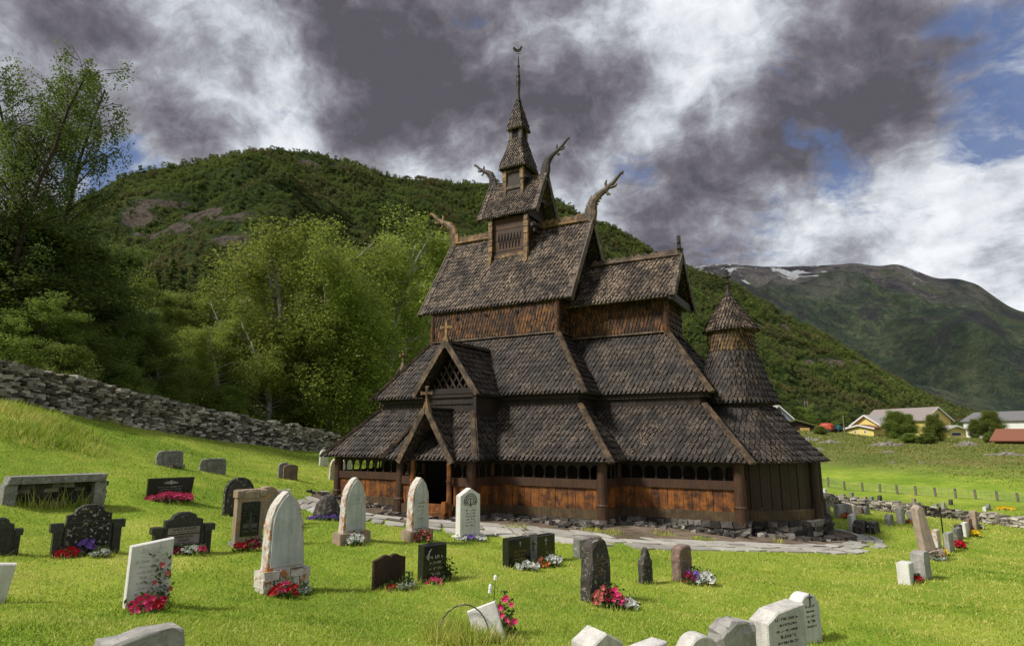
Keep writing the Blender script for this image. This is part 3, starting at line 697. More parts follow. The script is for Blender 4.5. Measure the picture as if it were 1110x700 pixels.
# south doorway porch, generic so that the west side gets the same
def porch(T,south=True):
    ugx,ugy,ugz,ugh,ugf,ugb=.13,-5.76,5.95,1.36,4.05,-2.6
    mb=MB(T)   # hipped projection of the gallery roof
    xa,xb=xp0,xp1; zt=3.42; yt=-5.55
    shingle_plane_T(mb,(xa,-Wp,z1),(xb,-Wp,z1),(xb-.95,yt,zt),(xa+.95,yt,zt))
    shingle_plane_T(mb,(xb,-Wp,z1),(xb,-Wg+.2,z1),(xb-.95,-W1,zt),(xb-.95,yt,zt))
    shingle_plane_T(mb,(xa,-Wg+.2,z1),(xa,-Wp,z1),(xa+.95,yt,zt),(xa+.95,-W1,zt))
    pr=part('porch_roof',mb,'roof_shingle')
    for s,x in ((-1,xa),(1,xb)):
        m=MB(T); d=V((s,-1,1))
        m.beam(V((x,-Wp,z1))+V((s,-1,.5))*.04,V((x-s*.95,yt,zt))+V((s,-1,.5))*.04,.22,.07,up=(s,-1,.6)); m.beam(V((x,-Wp,z1))+V((s,-1,.5))*.07,V((x-s*.95,yt,zt))+V((s,-1,.5))*.07,.08,.06,up=(s,-1,.6))
        m.build('hip_board',M['hip_wood'],pr)
    # upper gabled storey
    mb=MB(T); xw=1.12
    planksT(mb,ugx-xw,ugx+xw,-5.45,3.2,4.15)
    mb.box((ugx,-5.49,3.75),(2*xw+.05,.06,.05)); mb.box((ugx,-5.5,4.2),(2*xw+.1,.1,.2)); mb.box((ugx,-5.5,4.02),(2*xw+.1,.08,.1))
    for s in (-1,1): mb.box((ugx+s*xw,-4.6,3.7),(.07,1.7,1.1)); mb.beam((ugx+s*xw,-5.47,3.2),(ugx+s*xw,-5.47,4.4),.14,.14)
    ur=part('porch_storey',mb,'dark_wood')
    m=MB(T)   # lattice in the gable
    zb=4.3; H=ugz-.25-zb; hw=.98
    for s in (-1,1):
        for k in np.arange(-2.2,2.3,.3):
            pts=[]
            for q in np.linspace(0,1,25):
                x=k+s*q*H*.62; z=zb+q*H
                if abs(x)<hw*(1-q)-.02: pts.append((ugx+x,-5.36+.03*s,z))
            if len(pts)>2: m.beam(pts[0],pts[-1],.07,.03,up=(0,1,0)) if False else m.beam(pts[0],pts[-1],.03,.07,up=V((pts[-1][2]-pts[0][2],0,-(pts[-1][0]-pts[0][0]))))
    m.build('gable_lattice',M['apse_wood'],ur)
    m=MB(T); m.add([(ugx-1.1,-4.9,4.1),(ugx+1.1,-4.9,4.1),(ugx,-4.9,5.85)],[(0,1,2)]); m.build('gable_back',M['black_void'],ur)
    mb=MB(T)
    shingle_plane_T(mb,(ugx-ugh,ugb,ugf),(ugx-ugh,ugy,ugf),(ugx,ugy,ugz),(ugx,ugb,ugz)); shingle_plane_T(mb,(ugx+ugh,ugy,ugf),(ugx+ugh,ugb,ugf),(ugx,ugb,ugz),(ugx,ugy,ugz))
    mb.beam((ugx,ugy,ugz+.05),(ugx,ugb,ugz+.05),.22,.06); mb.beam((ugx,ugy,ugz+.1),(ugx,ugb,ugz+.1),.1,.08)
    gr=part('porch_gable_roof',mb,'roof_shingle')
    gverge(T,ugx,ugy,ugh,ugf,ugz,gr); gcross(T,ugx,ugy,ugz,gr)
    # lower gable over the door
    lx,ly,lz,lh,lf=lgx,-6.93,3.50,1.08,1.72
    mb=MB(T)
    shingle_plane_T(mb,(lx-lh,-5.2,lf),(lx-lh,ly,lf),(lx,ly,lz),(lx,-5.2,lz)); shingle_plane_T(mb,(lx+lh,ly,lf),(lx+lh,-5.2,lf),(lx,-5.2,lz),(lx,ly,lz))
    mb.beam((lx,ly,lz+.04),(lx,-5.4,lz+.04),.2,.06)
    gr=part('door_gable_roof',mb,'roof_shingle')
    gverge(T,lx,ly,lh,lf,lz,gr,.2); gcross(T,lx,ly,lz,gr,.9)
    # portal: inclined posts, arch, threshold and door
    for s in (-1,1):
        m=MB(T); m.tube([(lx+s*.80,-6.62,-.1),(lx+s*.78,-6.62,1.05),(lx+s*.76,-6.62,1.85)],[.10,.085,.08],10)
        m.tube([(lx+s*.78,-6.62,1.05),(lx+s*.78,-6.62,1.12)],.11,10); m.build('door_post',M['panel_wood'],CH)
    m=MB(T)
    poly=[(-.95,1.7),(-.80,1.7)]+[(-.76+.0*t_,1.7) for t_ in (0,)]+[(-.72*math.cos(t_),1.75+1.25*math.sin(t_)) for t_ in np.linspace(0.05,PI/2,7)]
    left=[(-1.0,1.75),(-.72,1.75)]+[(-.72*math.cos(t_)**.9,1.75+1.1*math.sin(t_)) for t_ in np.linspace(.1,PI/2,7)]+[(0,3.35)]
    m.prism(left,(lx,-6.5,0),(1,0,0),(0,0,1),(0,1,0),-.04,.04); m.prism([(-a,b) for a,b in left][::-1],(lx,-6.5,0),(1,0,0),(0,0,1),(0,1,0),-.04,.04); m.build('door_arch',M['dark_wood'],CH)
    m=MB(T); m.box((lx,-6.45,.14),(1.5,.24,.16)); m.box((lx+.05,-6.75,-.02),(1.5,.3,.18)); m.box((lx+.72,-6.75,.22),(.16,.2,.42)); m.box((lx,-6.3,.24),(1.45,.12,.1)); m.build('threshold',M['panel_wood'],CH)
    m=MB(T); m.box((lx,-W1-.06,1.25),(1.15,.08,2.3)); m.box((lx-.75,-W1-.05,1.3),(.3,.12,2.6)); m.box((lx+.75,-W1-.05,1.3),(.3,.12,2.6)); d=m.build('door',M['dark_wood'],CH)
def shingle_plane_T(mb,*a): shingle_plane(mb,*a)
def planksT(mb,x0,x1,y,z0,z1_):
    k=9
    for i in range(k):
        a=x0+(x1-x0)*i/k+.004;b=x0+(x1-x0)*(i+1)/k-.004; mb.box(((a+b)/2,y+R.uniform(-.006,.006),(z0+z1_)/2),(b-a,.06,z1_-z0))
def gverge(T,x,y,h,zf,zr,parent,w=.2):
    for s in (-1,1):
        m=MB(T); n=9; d=V((-s*h,0,zr-zf)).normalized(); nn=V((s*(zr-zf),0,h)).normalized()
        for i in range(n):
            k=i/n; c=V((x+s*h*(1-k),y,zf+(zr-zf)*k))+nn*.035-d*.05; m.beam(c,c+d*(math.hypot(h,zr-zf)/n+.1),w,.045,up=nn+d*.25)
            m.beam(c+V((0,-w*.5,0)),c+V((0,-w*.5,0))+d*(math.hypot(h,zr-zf)/n),.03,.20,up=nn)
        m.build('bargeboard',M['hip_wood'],parent)
def gcross(T,x,y,z,parent,k=1):
    m=MB(T); m.add([(x+a*k*.2,y+b,z-.18) for a,b in ((-1,-.1),(1,-.1),(1,.1),(-1,.1))]+[(x+a*k*.05,y+b,z+.28*k) for a,b in ((-1,-.06),(1,-.06),(1,.06),(-1,.06))],[(0,1,5,4),(1,2,6,5),(2,3,7,6),(3,0,4,7),(4,5,6,7)])
    m.beam((x,y,z+.15*k),(x,y,z+.85*k),.10*k,.08*k,up=(1,0,0)); m.beam((x-.27*k,y,z+.6*k),(x+.27*k,y,z+.6*k),.08*k,.10*k)
    for dx in (-.25,.25): m.box((x+dx*k,y,z+.6*k),(.06*k,.09*k,.15*k))
    m.box((x,y,z+.84*k),(.15*k,.09*k,.06*k)); m.build('cross',M['gold_wood'],parent)
porch(None)
porch(Matrix.Translation((-(Lg-Wg)-.0,0,0))@Matrix.Rotation(-PI/2,4,'Z'),False)
# rubble foundation
mb=MB()
def rubble(mb,p0,p1,h0,h1,size=.28,n=(0,-1)):
    p0=V((*p0,0));p1=V((*p1,0)); L=(p1-p0).length; u=(p1-p0).normalized(); rz=math.atan2(u.y,u.x); z=h1
    while z>h0:
        hh=R.uniform(.10,.2); x=R.uniform(-.1,0)
        while x<L:
            w=R.uniform(.15,.45)*size/.28; c=p0+u*(x+w/2)
            mb.box((c.x+n[0]*R.uniform(-.05,.08),c.y+n[1]*R.uniform(-.05,.08),z-hh/2),(w*.96,.35,hh*.94),rz=rz+R.uniform(-.1,.1),rx=R.uniform(-.1,.1),jit=.028); x+=w
        z-=hh*.93
for a,b,n in (((-xE,ys),(pa,ys),(0,-1)),((pa,yp),(pb,yp),(0,-1)),((pa,ys),(pa,yp),(-1,0)),((pb,yp),(pb,ys),(1,0)),((pb,ys),(xE,ys),(0,-1)),((xE,ys),(xE,yc),(1,0)),((xE,yc),(xC,yc),(0,-1)),((xC,yc),(xC,-2),(1,0)),((-xE,-ys),(-xE,ys),(-1,0))):
    rubble(mb,a,b,-.75,-.03,n=n)
for i in range(16):
    a=-1.3+2.6*i/16;b=-1.3+2.6*(i+1)/16; q=ra+.1
    rubble(mb,(Xa+q*math.cos(a),q*math.sin(a)),(Xa+q*math.cos(b),q*math.sin(b)),-.95,-.08,n=(math.cos((a+b)/2),math.sin((a+b)/2)))
part('foundation',mb,'foundation_stone')
# loose stones at the foot of the walls
mb=MB()
loose=random.Random(5)
for _ in range(520):
    x=loose.uniform(-6.5,12.6)
    yw=(yp if pa-.3<x<pb+.3 else ys) if x<xE+.2 else (yc if x<xC+.2 else -math.sqrt(max(0,(ra+.3)**2-(x-Xa)**2)))
    y=yw-.15-abs(loose.gauss(0,.38)); s=loose.uniform(.05,.17)*(1.3 if loose.random()<.15 else 1)
    mb.box((x,y,ground(x,y)+s*.25),(s*1.5,s,s*.7),rz=loose.uniform(0,3),rx=loose.uniform(-.3,.3),jit=s*.16)
lo_=mb.build('loose_stones',M['foundation_stone']); tag(lo_,kind='stuff'); tag(lo_,'loose grey rubble scattered along the foot of the church wall','rubble')
# ------------------------------------------------------------------ hills
def pxdir(px,py):
    r=ray(px,py); return math.atan2(r.y,r.x), r.z/math.hypot(r.x,r.y)
def hillmesh(name,crest,D,base,zb,nA,nR,mat,amp,power,back=.35,seed=0,namp=0.0,gully=.04):
    az=np.array([pxdir(*c)[0] for c in crest]); sl=np.array([pxdir(*c)[1] for c in crest]); dd=np.array([D(c[0]) for c in crest]); bb=np.array([base(c[0]) for c in crest])
    o=np.argsort(az); az,sl,dd,bb=az[o],sl[o],dd[o],bb[o]
    A=np.linspace(az[0],az[-1],nA); SL=np.interp(A,az,sl); 
    k=np.ones(9)/9
    SL=np.convolve(np.pad(SL,4,'edge'),k,'valid'); DD=np.interp(A,az,dd); BB=np.interp(A,az,bb)
    T=np.concatenate([np.linspace(0,1,nR),1+np.linspace(.03,back,14)])
    H=CAM.z+SL*DD
    vs=[];
    for j,t_ in enumerate(T):
        for i in range(nA):
            d=BB[i]+(DD[i]-BB[i])*t_
            x=CAM.x+d*math.cos(A[i]); y=CAM.y+d*math.sin(A[i])
            if t_<=1: z=zb+(H[i]-zb)*t_**power
            else: z=H[i]-(H[i]-zb)*((t_-1)/back)**1.3*.5
            e=math.sin(min(t_,1)*PI)**.6*(1-.55*t_) if t_<1 else 0
            q=V((x,y,0))/amp[1]+V((seed,seed,0))
            z+=amp[0]*(noise.fractal(q,1.0,2.0,5)*(e+.12))*(H[i]-zb)/max(H)
            vs.append((x,y,z))
    fs=[]
    for j in range(len(T)-1):
        for i in range(nA-1): a=j*nA+i; fs.append((a,a+1,a+nA+1,a+nA))
    me=bpy.data.meshes.new(name); me.from_pydata(vs,[],fs); me.materials.append(M[mat]); me.polygons.foreach_set('use_smooth',[True]*len(fs)); me.update()
    o_=bpy.data.objects.new(name,me); COL.objects.link(o_); tag(o_,kind='structure')
    return o_,np.array(vs).reshape(len(T),nA,3),nR
def hillfn(t,b):
    p=gpos(t)
    n=t.noise(p,.012,6,.6); m=t.noise(p,.06,6,.7); c=t.ramp(m,[(.35,(.018,.032,.008)),(.5,(.035,.058,.012)),(.65,(.075,.10,.022)),(.8,(.12,.12,.04))])
    sx=t.node('ShaderNodeSeparateXYZ'); t.l.new(p,sx.inputs[0])
    geo=t.n.new('ShaderNodeNewGeometry'); 
    rock=t.ramp(t.noise(p,.09,8,.8,.8),[(.36,(.018,.016,.016)),(.46,(.075,.06,.052)),(.53,(.17,.14,.115)),(.6,(.05,.045,.035)),(.70,(.07,.085,.03))])
    at_=t.node('ShaderNodeAttribute',attribute_name='rock'); c=t.mix(t.rng(t.math('ADD',at_.outputs['Fac'],t.math('MULTIPLY',t.math('SUBTRACT',m,.5),.8)),.42,.58),c,rock)
    setc(t,b,c); bump(t,b,t.noise(p,.25,8,.75),1.0,6)
M['hill']=material('hill',hillfn,.95,.1)
def hl(t,b):
    pass
cr1=[(-520,330),(-300,300),(-100,262),(0,245),(60,228),(100,211),(122,197),(144,186),(190,181),(235,176),(262,166),(290,160),(315,160),(336,166),(376,176),(416,190),(455,196),(490,198),(525,197),(560,200),(600,214),(640,236),(660,246),(711,279),(746,293),(810,317),(853,345),(917,377),(960,406),(1024,440),(1075,456),(1140,466),(1300,470)]
hill,HV,HR=hillmesh('wooded_hill',cr1,lambda x:600+max(0,x-300)*.75,lambda x:150+max(0,x-300)*.28,4,320,150,'hill',(46,85),1.12,seed=3.3)
def crest2px(px): return px
def farfn(t,b):
    p=gpos(t); n=t.noise(p,.0016,8,.65); m=t.noise(p,.006,8,.7); f_=t.noise(p,.035,4,.8)
    sx=t.node('ShaderNodeSeparateXYZ'); t.l.new(p,sx.inputs[0]); z=t.rng(sx.outputs[2],0,900)
    grn=t.ramp(t.math('ADD',t.math('MULTIPLY',m,.5),t.math('MULTIPLY',f_,.5)),[(.38,(.035,.058,.034)),(.5,(.085,.12,.058)),(.6,(.19,.22,.10))])
    alp=t.ramp(m,[(.38,(.05,.048,.05)),(.5,(.15,.135,.125)),(.58,(.26,.235,.215)),(.68,(.09,.10,.06))])
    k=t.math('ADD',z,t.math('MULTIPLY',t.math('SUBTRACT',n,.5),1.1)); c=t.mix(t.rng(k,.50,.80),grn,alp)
    mead=t.rng(t.noise(p,.0028,3,.5),.63,.68); c=t.mix(t.math('MULTIPLY',mead,.7),c,(.12,.15,.06))
    rk=t.rng(t.noise(p,.0042,8,.75,1),.54,.60); c=t.mix(t.math('MULTIPLY',rk,.75),c,(.065,.055,.06))
    mp=t.node('ShaderNodeMapping',inp={'Scale':(.0055,.0055,.004)}); t.l.new(p,mp.inputs[0])
    sn=t.math('MULTIPLY',t.rng(t.noise(mp.outputs[0],1,6,.6,1.5),.585,.60),t.rng(z,.72,.80)); c=t.mix(sn,c,(.85,.87,.92))
    c=t.mix(.14,c,(.15,.19,.30))  # bluish distance haze mixed into the surface colour
    setc(t,b,c); bump(t,b,t.math('ADD',t.noise(p,.008,10,.78),t.math('MULTIPLY',f_,.15)),1.0,190)
M['far_mountain']=material('far_mountain',farfn,.95,.05)
cr2=[(560,330),(640,312),(700,300),(756,294),(775,291),(793,287),(830,291),(874,289),(905,288),(934,286),(951,292),(963,288),(977,287),(992,292),(1011,301),(1046,303),(1071,314),(1089,334),(1110,337),(1180,362),(1300,395),(1420,420)]
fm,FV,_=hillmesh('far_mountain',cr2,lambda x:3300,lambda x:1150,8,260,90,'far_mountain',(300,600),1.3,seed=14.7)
# ------------------------------------------------------------------ leaves
def leafmat(name,a,b_,c,tr=.42):
    def fn(t,b):
        col=t.ramp(isl(t),[(0,a),(.5,b_),(1,c)]); oi=t.n.new('ShaderNodeObjectInfo').outputs['Random']
        if 'hill' in name:
            pn=gpos(t); col=t.mix(t.rng(t.noise(pn,.013,5,.65),  .44,.62,0,.85),col,(.15,.11,.055)); col=t.mix(t.rng(t.noise(pn,.03,4,.6),.48,.62,0,.85),col,(.025,.05,.014))
        h=t.node('ShaderNodeHueSaturation',inp={'Hue':t.rng(oi,0,1,.485,.515),'Value':t.rng(oi,0,1,.75,1.25),'Color':col})
        col=h.outputs[0]; setc(t,b,col)
        out=t.nt.nodes['Material Output']; tl=t.node('ShaderNodeBsdfTranslucent',inp={'Color':t.mix(.4,col,(.30,.38,.06))}); mx=t.node('ShaderNodeMixShader',inp={0:tr,1:b.outputs[0],2:tl.outputs[0]}); t.l.new(mx.outputs[0],out.inputs[0])
    M[name]=material(name,fn,.6,.25)
leafmat('leaf_birch',(.13,.18,.032),(.235,.29,.05),(.38,.42,.085))
leafmat('leaf_mid',(.085,.13,.028),(.155,.21,.04),(.26,.31,.065))
leafmat('leaf_dark',(.042,.075,.020),(.075,.12,.03),(.13,.18,.045),.38)
leafmat('leaf_hill',(.055,.09,.020),(.12,.17,.032),(.22,.26,.05),.25)
simple('bark_birch',[(.35,(.12,.10,.085)),(.45,(.27,.25,.22)),(.7,(.42,.40,.37))],scale=2)
simple('bark_dark',[(.3,(.02,.015,.011)),(.7,(.07,.052,.038))],scale=4)
rg=np.random.default_rng(11)
def leaves(centres,rad,count,size,droop=0.0,squash=(1,1,1)):
    """many small leaf faces in soft clumps round the given centres"""
    C_=np.repeat(np.array(centres,float),count,axis=0); n=len(C_)
    d=rg.normal(size=(n,3)); d/=np.linalg.norm(d,axis=1)[:,None]; r=rg.random((n,1))**.5*np.repeat(np.array(rad,float),count)[:,None]
    P=C_+d*r*np.array(squash)
    if droop: P[:,2]-=droop*rg.random(n)**1.5
    u=rg.normal(size=(n,3)); u/=np.linalg.norm(u,axis=1)[:,None]; u[:,2]*=.6
    w_=np.cross(u,rg.normal(size=(n,3))); w_/=np.linalg.norm(w_,axis=1)[:,None]+1e-9
    s=size*(.6+.8*rg.random((n,1)))
    return np.stack([P-u*s*.5,P+w_*s*.32,P+u*s*.6,P-w_*s*.32],1).reshape(-1,3)
def tree_data(name,h,spread,leafm,barkm,nl=60,per=330,size=.17,droop=.8,lean=(0,0),base=.18,forks=1,crad=(.8,1.5),squash=(1,1,.8),seed=1,twist=.25):
    """a trunk with limbs and clumps of leaves at the ends of the limbs; returns crown and trunk meshes"""
    q=random.Random(seed); mb=MB(); cen=[];rad=[]
    for fk in range(forks):
        bx,by=(q.uniform(-.4,.4),q.uniform(-.4,.4)) if forks>1 else (0,0); lx=lean[0]+(q.uniform(-.25,.25) if forks>1 else 0); ly=lean[1]+(q.uniform(-.25,.25) if forks>1 else 0)
        tp=[]; 
        for i in range(9):
            k=i/8; tp.append(V((bx+lx*h*k*k+q.uniform(-1,1)*twist*k,by+ly*h*k*k+q.uniform(-1,1)*twist*k,h*.97*k-(.4 if i==0 else 0))))
        r0=h*.016/(forks**.3); mb.tube(tp,[r0*(1.25-k_)+.02 for k_ in np.linspace(0,1.15,9).clip(0,1.1)],8,cap=False)
        for b in range(nl//forks):
            k=base+(1-base)*(b+q.random())/(nl/forks); k=min(k,.98); i=min(int(k*8),7); p=tp[i].lerp(tp[i+1],k*8-i)
            a=q.uniform(0,2*PI); prof=math.sin(min(1,(k-base)/(1-base)*1.0+.22)*PI*.86)**.7
            L=spread*prof*q.uniform(.55,1.1); up_=q.uniform(.15,.75)
            e=p+V((math.cos(a)*L,math.sin(a)*L,L*up_)); md=p.lerp(e,.5)+V((0,0,L*.12)); r_=r0*(1.1-k)*.42+.012
            mb.tube([p,md,e],[r_,r_*.6,.012],5,cap=False)
            for s in range(3):
                f=(1,.72,.45)[s]; c=(md.lerp(e,(f-.5)*2) if f>=.5 else p.lerp(md,f*2))+V((q.uniform(-.5,.5),q.uniform(-.5,.5),q.uniform(-.3,.3)))*.9
                if s: 
                    mb.tube([p.lerp(e,f*.8),c],[.03,.01],4,cap=False)
                cen.append(c); rad.append(q.uniform(*crad)*(1 if s==0 else .8))
        cen.append(tp[-1]); rad.append(crad[0])
    lv=leaves(cen,rad,max(10,per),size,droop,squash)
    zt=float(np.percentile(lv[:,2],99.4)); k_=15/zt; lv=lv*k_; mb.v=[(a*k_,b*k_,c*k_) for a,b,c in mb.v]
    cr=npmesh(name+'_crown',lv,4,M[leafm]); tr=mb.build(name+'_trunk',M[barkm])
    a,b=cr.data,tr.data; bpy.data.objects.remove(cr); bpy.data.objects.remove(tr); a.name='crown'; b.name='trunk'
    return a,b
def _p(): pass
TD={
 'bush':tree_data('bush',15,5.6,'leaf_mid','bark_dark',90,230,.34,.3,seed=41,forks=1,base=.0,crad=(1.6,2.6),squash=(1,1,.9)),
 'birch':tree_data('birch',15,4.4,'leaf_birch','bark_birch',66,210,.18,1.9,seed=2,forks=3,base=.06),
 'birch2':tree_data('birch2',15,3.9,'leaf_birch','bark_birch',60,200,.17,2.2,seed=12,forks=2,base=.05,crad=(.6,1.2)),
 'ash':tree_data('ash',15,4.8,'leaf_mid','bark_dark',78,210,.20,.5,seed=5,forks=2,base=.05),
 'ash2':tree_data('ash2',15,4.2,'leaf_mid','bark_birch',74,210,.20,1.0,seed=25,forks=2,base=.04),
 'dark':tree_data('dark',15,4.6,'leaf_dark','bark_dark',84,210,.21,.5,seed=8,forks=1,base=.03),
 'tall':tree_data('tall',15,3.6,'leaf_dark','bark_dark',110,105,.13,.9,seed=33,forks=2,base=.1,crad=(.35,.8),twist=.15),
 'spruce':None}
def spruce_data():
    q=random.Random(4); mb=MB(); mb.tube([(0,0,-.4),(0,0,14.6)],[.22,.02],7,cap=False); cen=[];rad=[]
    for i in range(90):
        k=(i+q.random())/90; z=1+13.6*k; a=q.uniform(0,2*PI); L=3.0*(1-k)**.85*q.uniform(.75,1.1)+.12
        for f in (1,.6,.3): cen.append(V((math.cos(a)*L*f,math.sin(a)*L*f,z-L*f*.28))); rad.append(.42*(1.2-k*.8))
    lv=leaves(cen,rad,60,.17,.15,(1,1,.5)); cr=npmesh('sc',lv,4,M['leaf_dark']); tr=mb.build('st',M['bark_dark']); a,b=cr.data,tr.data; bpy.data.objects.remove(cr); bpy.data.objects.remove(tr); return a,b
TD['spruce']=spruce_data()
def place_tree(kind,name,px,py_base,d,h,label,group=None,rz=None,wide=1.0,pos=None):
    p=pos or at_d(px,474,d); z=ground(p.x,p.y)
    o=empty(name,(p.x,p.y,z),R.uniform(0,6) if rz is None else rz); s=h/15; o.scale=(s*wide,s*wide,s)
    a,b=TD[kind]
    for nm,me in (('crown',a),('trunk',b)):
        c=bpy.data.objects.new(nm,me); COL.objects.link(c); c.parent=o
    tag(o,label,'tree',group); return o
GT='trees standing beyond the churchyard wall'
def top_h(px,py,d,p=None):
    q=at_d(px,py,d); return q.z-ground(q.x,q.y)
# (kind,name,px,top py,distance,width factor,label)
TL=[('birch2','birch_tree',410,240,64,1.35,'tall feathery birch with pale forked stems rising just left of the church'),
 ('birch','birch_tree',308,250,60,1.4,'broad light green birch with a drooping crown, brightest of the trees behind the wall'),
 ('birch','birch_tree',352,268,57,1.1,'leaning birch whose dark stems show low above the end of the stone wall'),
 ('birch2','birch_tree',250,306,62,1.2,'yellow green birch between the broad bright birch and the darker trees to its left'),
 ('ash2','broadleaf_tree',190,312,66,1.15,'mid green broadleaf tree below the rocky cliff behind the stone wall'),
 ('ash','broadleaf_tree',140,306,62,1.1,'bushy green broadleaf tree right of the big tree group at the left edge'),
 ('ash','broadleaf_tree',438,330,72,1.0,'small rounded broadleaf tree showing beside the west end of the church roofs'),
 ('tall','birch_tree',22,72,46,.78,'very tall dark tree at the left edge with twigs open against the sky'),
 ('tall','birch_tree',-30,56,44,.8,'very tall dark tree cut by the left edge of the photo'),
 ('dark','broadleaf_tree',30,235,45,1.5,'dense dark green tree under the tall open tree at the far left'),
 ('dark','broadleaf_tree',-60,215,46,1.6,'dense dark tree outside the left edge reaching into the view'),
 ('dark','broadleaf_tree',85,262,50,1.2,'dense deep green tree between the far left group and the spruces'),
 ('ash','broadleaf_tree',10,322,40,1.25,'low leafy green tree right behind the highest stretch of the stone wall'),
 ('ash2','broadleaf_tree',100,345,46,1.0,'low spreading green tree leaning over the middle of the stone wall'),
 ('birch2','birch_tree',290,330,55,1.3,'low spreading birch in front of the broad bright birch'),
 ('birch','birch_tree',380,318,58,1.15,'slender birch filling the gap between the leaning birch and the tall feathery one'),
 ('ash2','broadleaf_tree',165,352,50,1.2,'bushy light tree close behind the middle of the stone wall'),
 ('birch2','birch_tree',236,352,54,1.15,'young birch in front of the yellow green one'),
 ('ash','broadleaf_tree',330,375,56,1.1,'low green tree at the foot of the birches near the wall end'),
 ('ash2','broadleaf_tree',436,392,66,1.3,'low green tree filling the gap beside the gallery roof'),
 ('ash','broadleaf_tree',60,330,44,1.2,'mid green tree in the dark group at the far left'),
 ('dark','broadleaf_tree',125,330,54,1.2,'dark green tree under the spruces on the left'),
 ('ash','broadleaf_tree',215,350,56,.95,'smaller green tree in front of the spruces near the middle of the wall')]
for i,(x,y,d) in enumerate([(104,262,85),(128,270,92),(168,270,95),(205,276,96),(232,268,98),(180,290,88),(150,282,90)]):
    TL.append(('spruce','spruce_tree',x,y,d,1.0,['dark pointed spruce, leftmost of the row beneath the cliff','second dark spruce from the left beneath the cliff','tall dark spruce near the middle of the row beneath the cliff','dark spruce just left of the last one in the row beneath the cliff','rightmost dark spruce beside the bright birch crown','shorter dark spruce standing in front of the row beneath the cliff','dark spruce half hidden by the bushy broadleaf tree'][i]))
for k,nm,px,py,d,wd,lb in TL: place_tree(k,nm,px,0,d,top_h(px,py,d),lb,GT,wide=wd*(15/max(6,top_h(px,py,d)))**.35)
# small bushes along the foot of the wood
for i,(px,py,d,lb) in enumerate([(245,418,52,'round light green bush behind the middle of the stone wall'),(128,395,44,'low green bush just above the stone wall on the left'),(330,445,58,'small green bush near the low end of the stone wall'),(180,408,48,'dark leafy bush right behind the stone wall'),(395,440,64,'small green bush in the gap between the birches and the church'),(60,372,38,'dark bush above the high end of the stone wall')]):
    o=place_tree('bush','bush',px,0,d,top_h(px,py,d),lb,'bushes behind the wall',wide=1.25); o['category']='bush'
# ------------------------------------------------------------------ forest on the hill: thousands of small crowns on points
def crownlets():
    out=[]
    col=bpy.data.collections.new('forest_crowns')
    for i in range(5):
        q=random.Random(50+i); cen=[];rad=[]
        for j in range(9):
            a=q.uniform(0,2*PI); r=q.uniform(.2,1.7); cen.append((math.cos(a)*r,math.sin(a)*r,q.uniform(1.4,5.2)*(1-.12*r))); rad.append(q.uniform(.7,1.15))
        lv=leaves(cen,rad,26,.62,.3); o=npmesh('crown_variant',lv,4,M['leaf_hill']); COL.objects.unlink(o); col.objects.link(o); out.append(o)
    return col
FC=crownlets()
# points on the hillside
nj,ni=HR-1,HV.shape[1]-1
P00=HV[:nj,:ni].reshape(-1,3);P10=HV[1:nj+1,:ni].reshape(-1,3);P01=HV[:nj,1:ni+1].reshape(-1,3)
area=np.linalg.norm(np.cross(P10-P00,P01-P00),axis=1)
def rockmask(p):
    """bare cliff bands, in world position"""
    x,y,z=p[:,0],p[:,1],p[:,2]; out=np.zeros(len(p))
    for px0,py0,rx,ry,am in ROCKS:
        # direction of each point from the churchyard, as slope and bearing
        dx,dy,dz=x-CAM.x,y-CAM.y,z-CAM.z; bear=np.arctan2(dy,dx); sl=dz/np.hypot(dx,dy); a0,s0=pxdir(px0,py0); a1,_=pxdir(px0+rx,py0); _,s1=pxdir(px0,py0-ry)
        out=np.maximum(out,am*np.exp(-((bear-a0)/(a1-a0))**2-((sl-s0)/(s1-s0))**2))
    return out
ROCKS=[(225,232,62,8,1.6),(190,250,60,7,1.7),(250,262,40,6,1.3),(150,232,30,6,1.2),(290,250,45,14,.9),(150,245,28,14,.9),(345,180,26,9,.8),(520,205,30,8,.5),(900,395,40,9,.8),(960,412,35,8,.6),(830,352,35,9,.7),(690,285,25,12,.6),(1010,445,30,6,.5),(115,225,16,16,.8)]
rm=rockmask(HV.reshape(-1,3)); nz=np.array([noise.noise(V(p)/23) for p in HV.reshape(-1,3)]); rm=np.clip(rm*(.75+nz*2.2)+np.clip(nz-.62,0,1),0,1)
at_=hill.data.attributes.new('rock','FLOAT','POINT'); at_.data.foreach_set('value',rm.astype(np.float32))
rmc=rm.reshape(HV.shape[:2])[:nj,:ni].ravel()
dist=np.hypot(P00[:,0]-CAM.x,P00[:,1]-CAM.y)
dens=area*np.clip(1-rmc*1.8,0,1)*np.clip((480/dist),.35,1.3)**1.0
N=44000; pr_=dens/dens.sum(); ix=rg.choice(len(P00),N,p=pr_); u=rg.random((N,1));v_=rg.random((N,1))
PT=P00[ix]+(P10-P00)[ix]*u+(P01-P00)[ix]*v_
me=bpy.data.meshes.new('forest'); me.vertices.add(N); me.vertices.foreach_set('co',PT.astype(np.float32).ravel())
sca=(.55+.75*rg.random(N))*np.clip(dist[ix]/480,.8,1.9)*.76
a=me.attributes.new('size','FLOAT','POINT'); a.data.foreach_set('value',sca.astype(np.float32)); me.update()
fo=bpy.data.objects.new('forest',me); COL.objects.link(fo); tag(fo,'dense green birch wood covering the slopes of the hill behind the church','forest',kind='stuff')
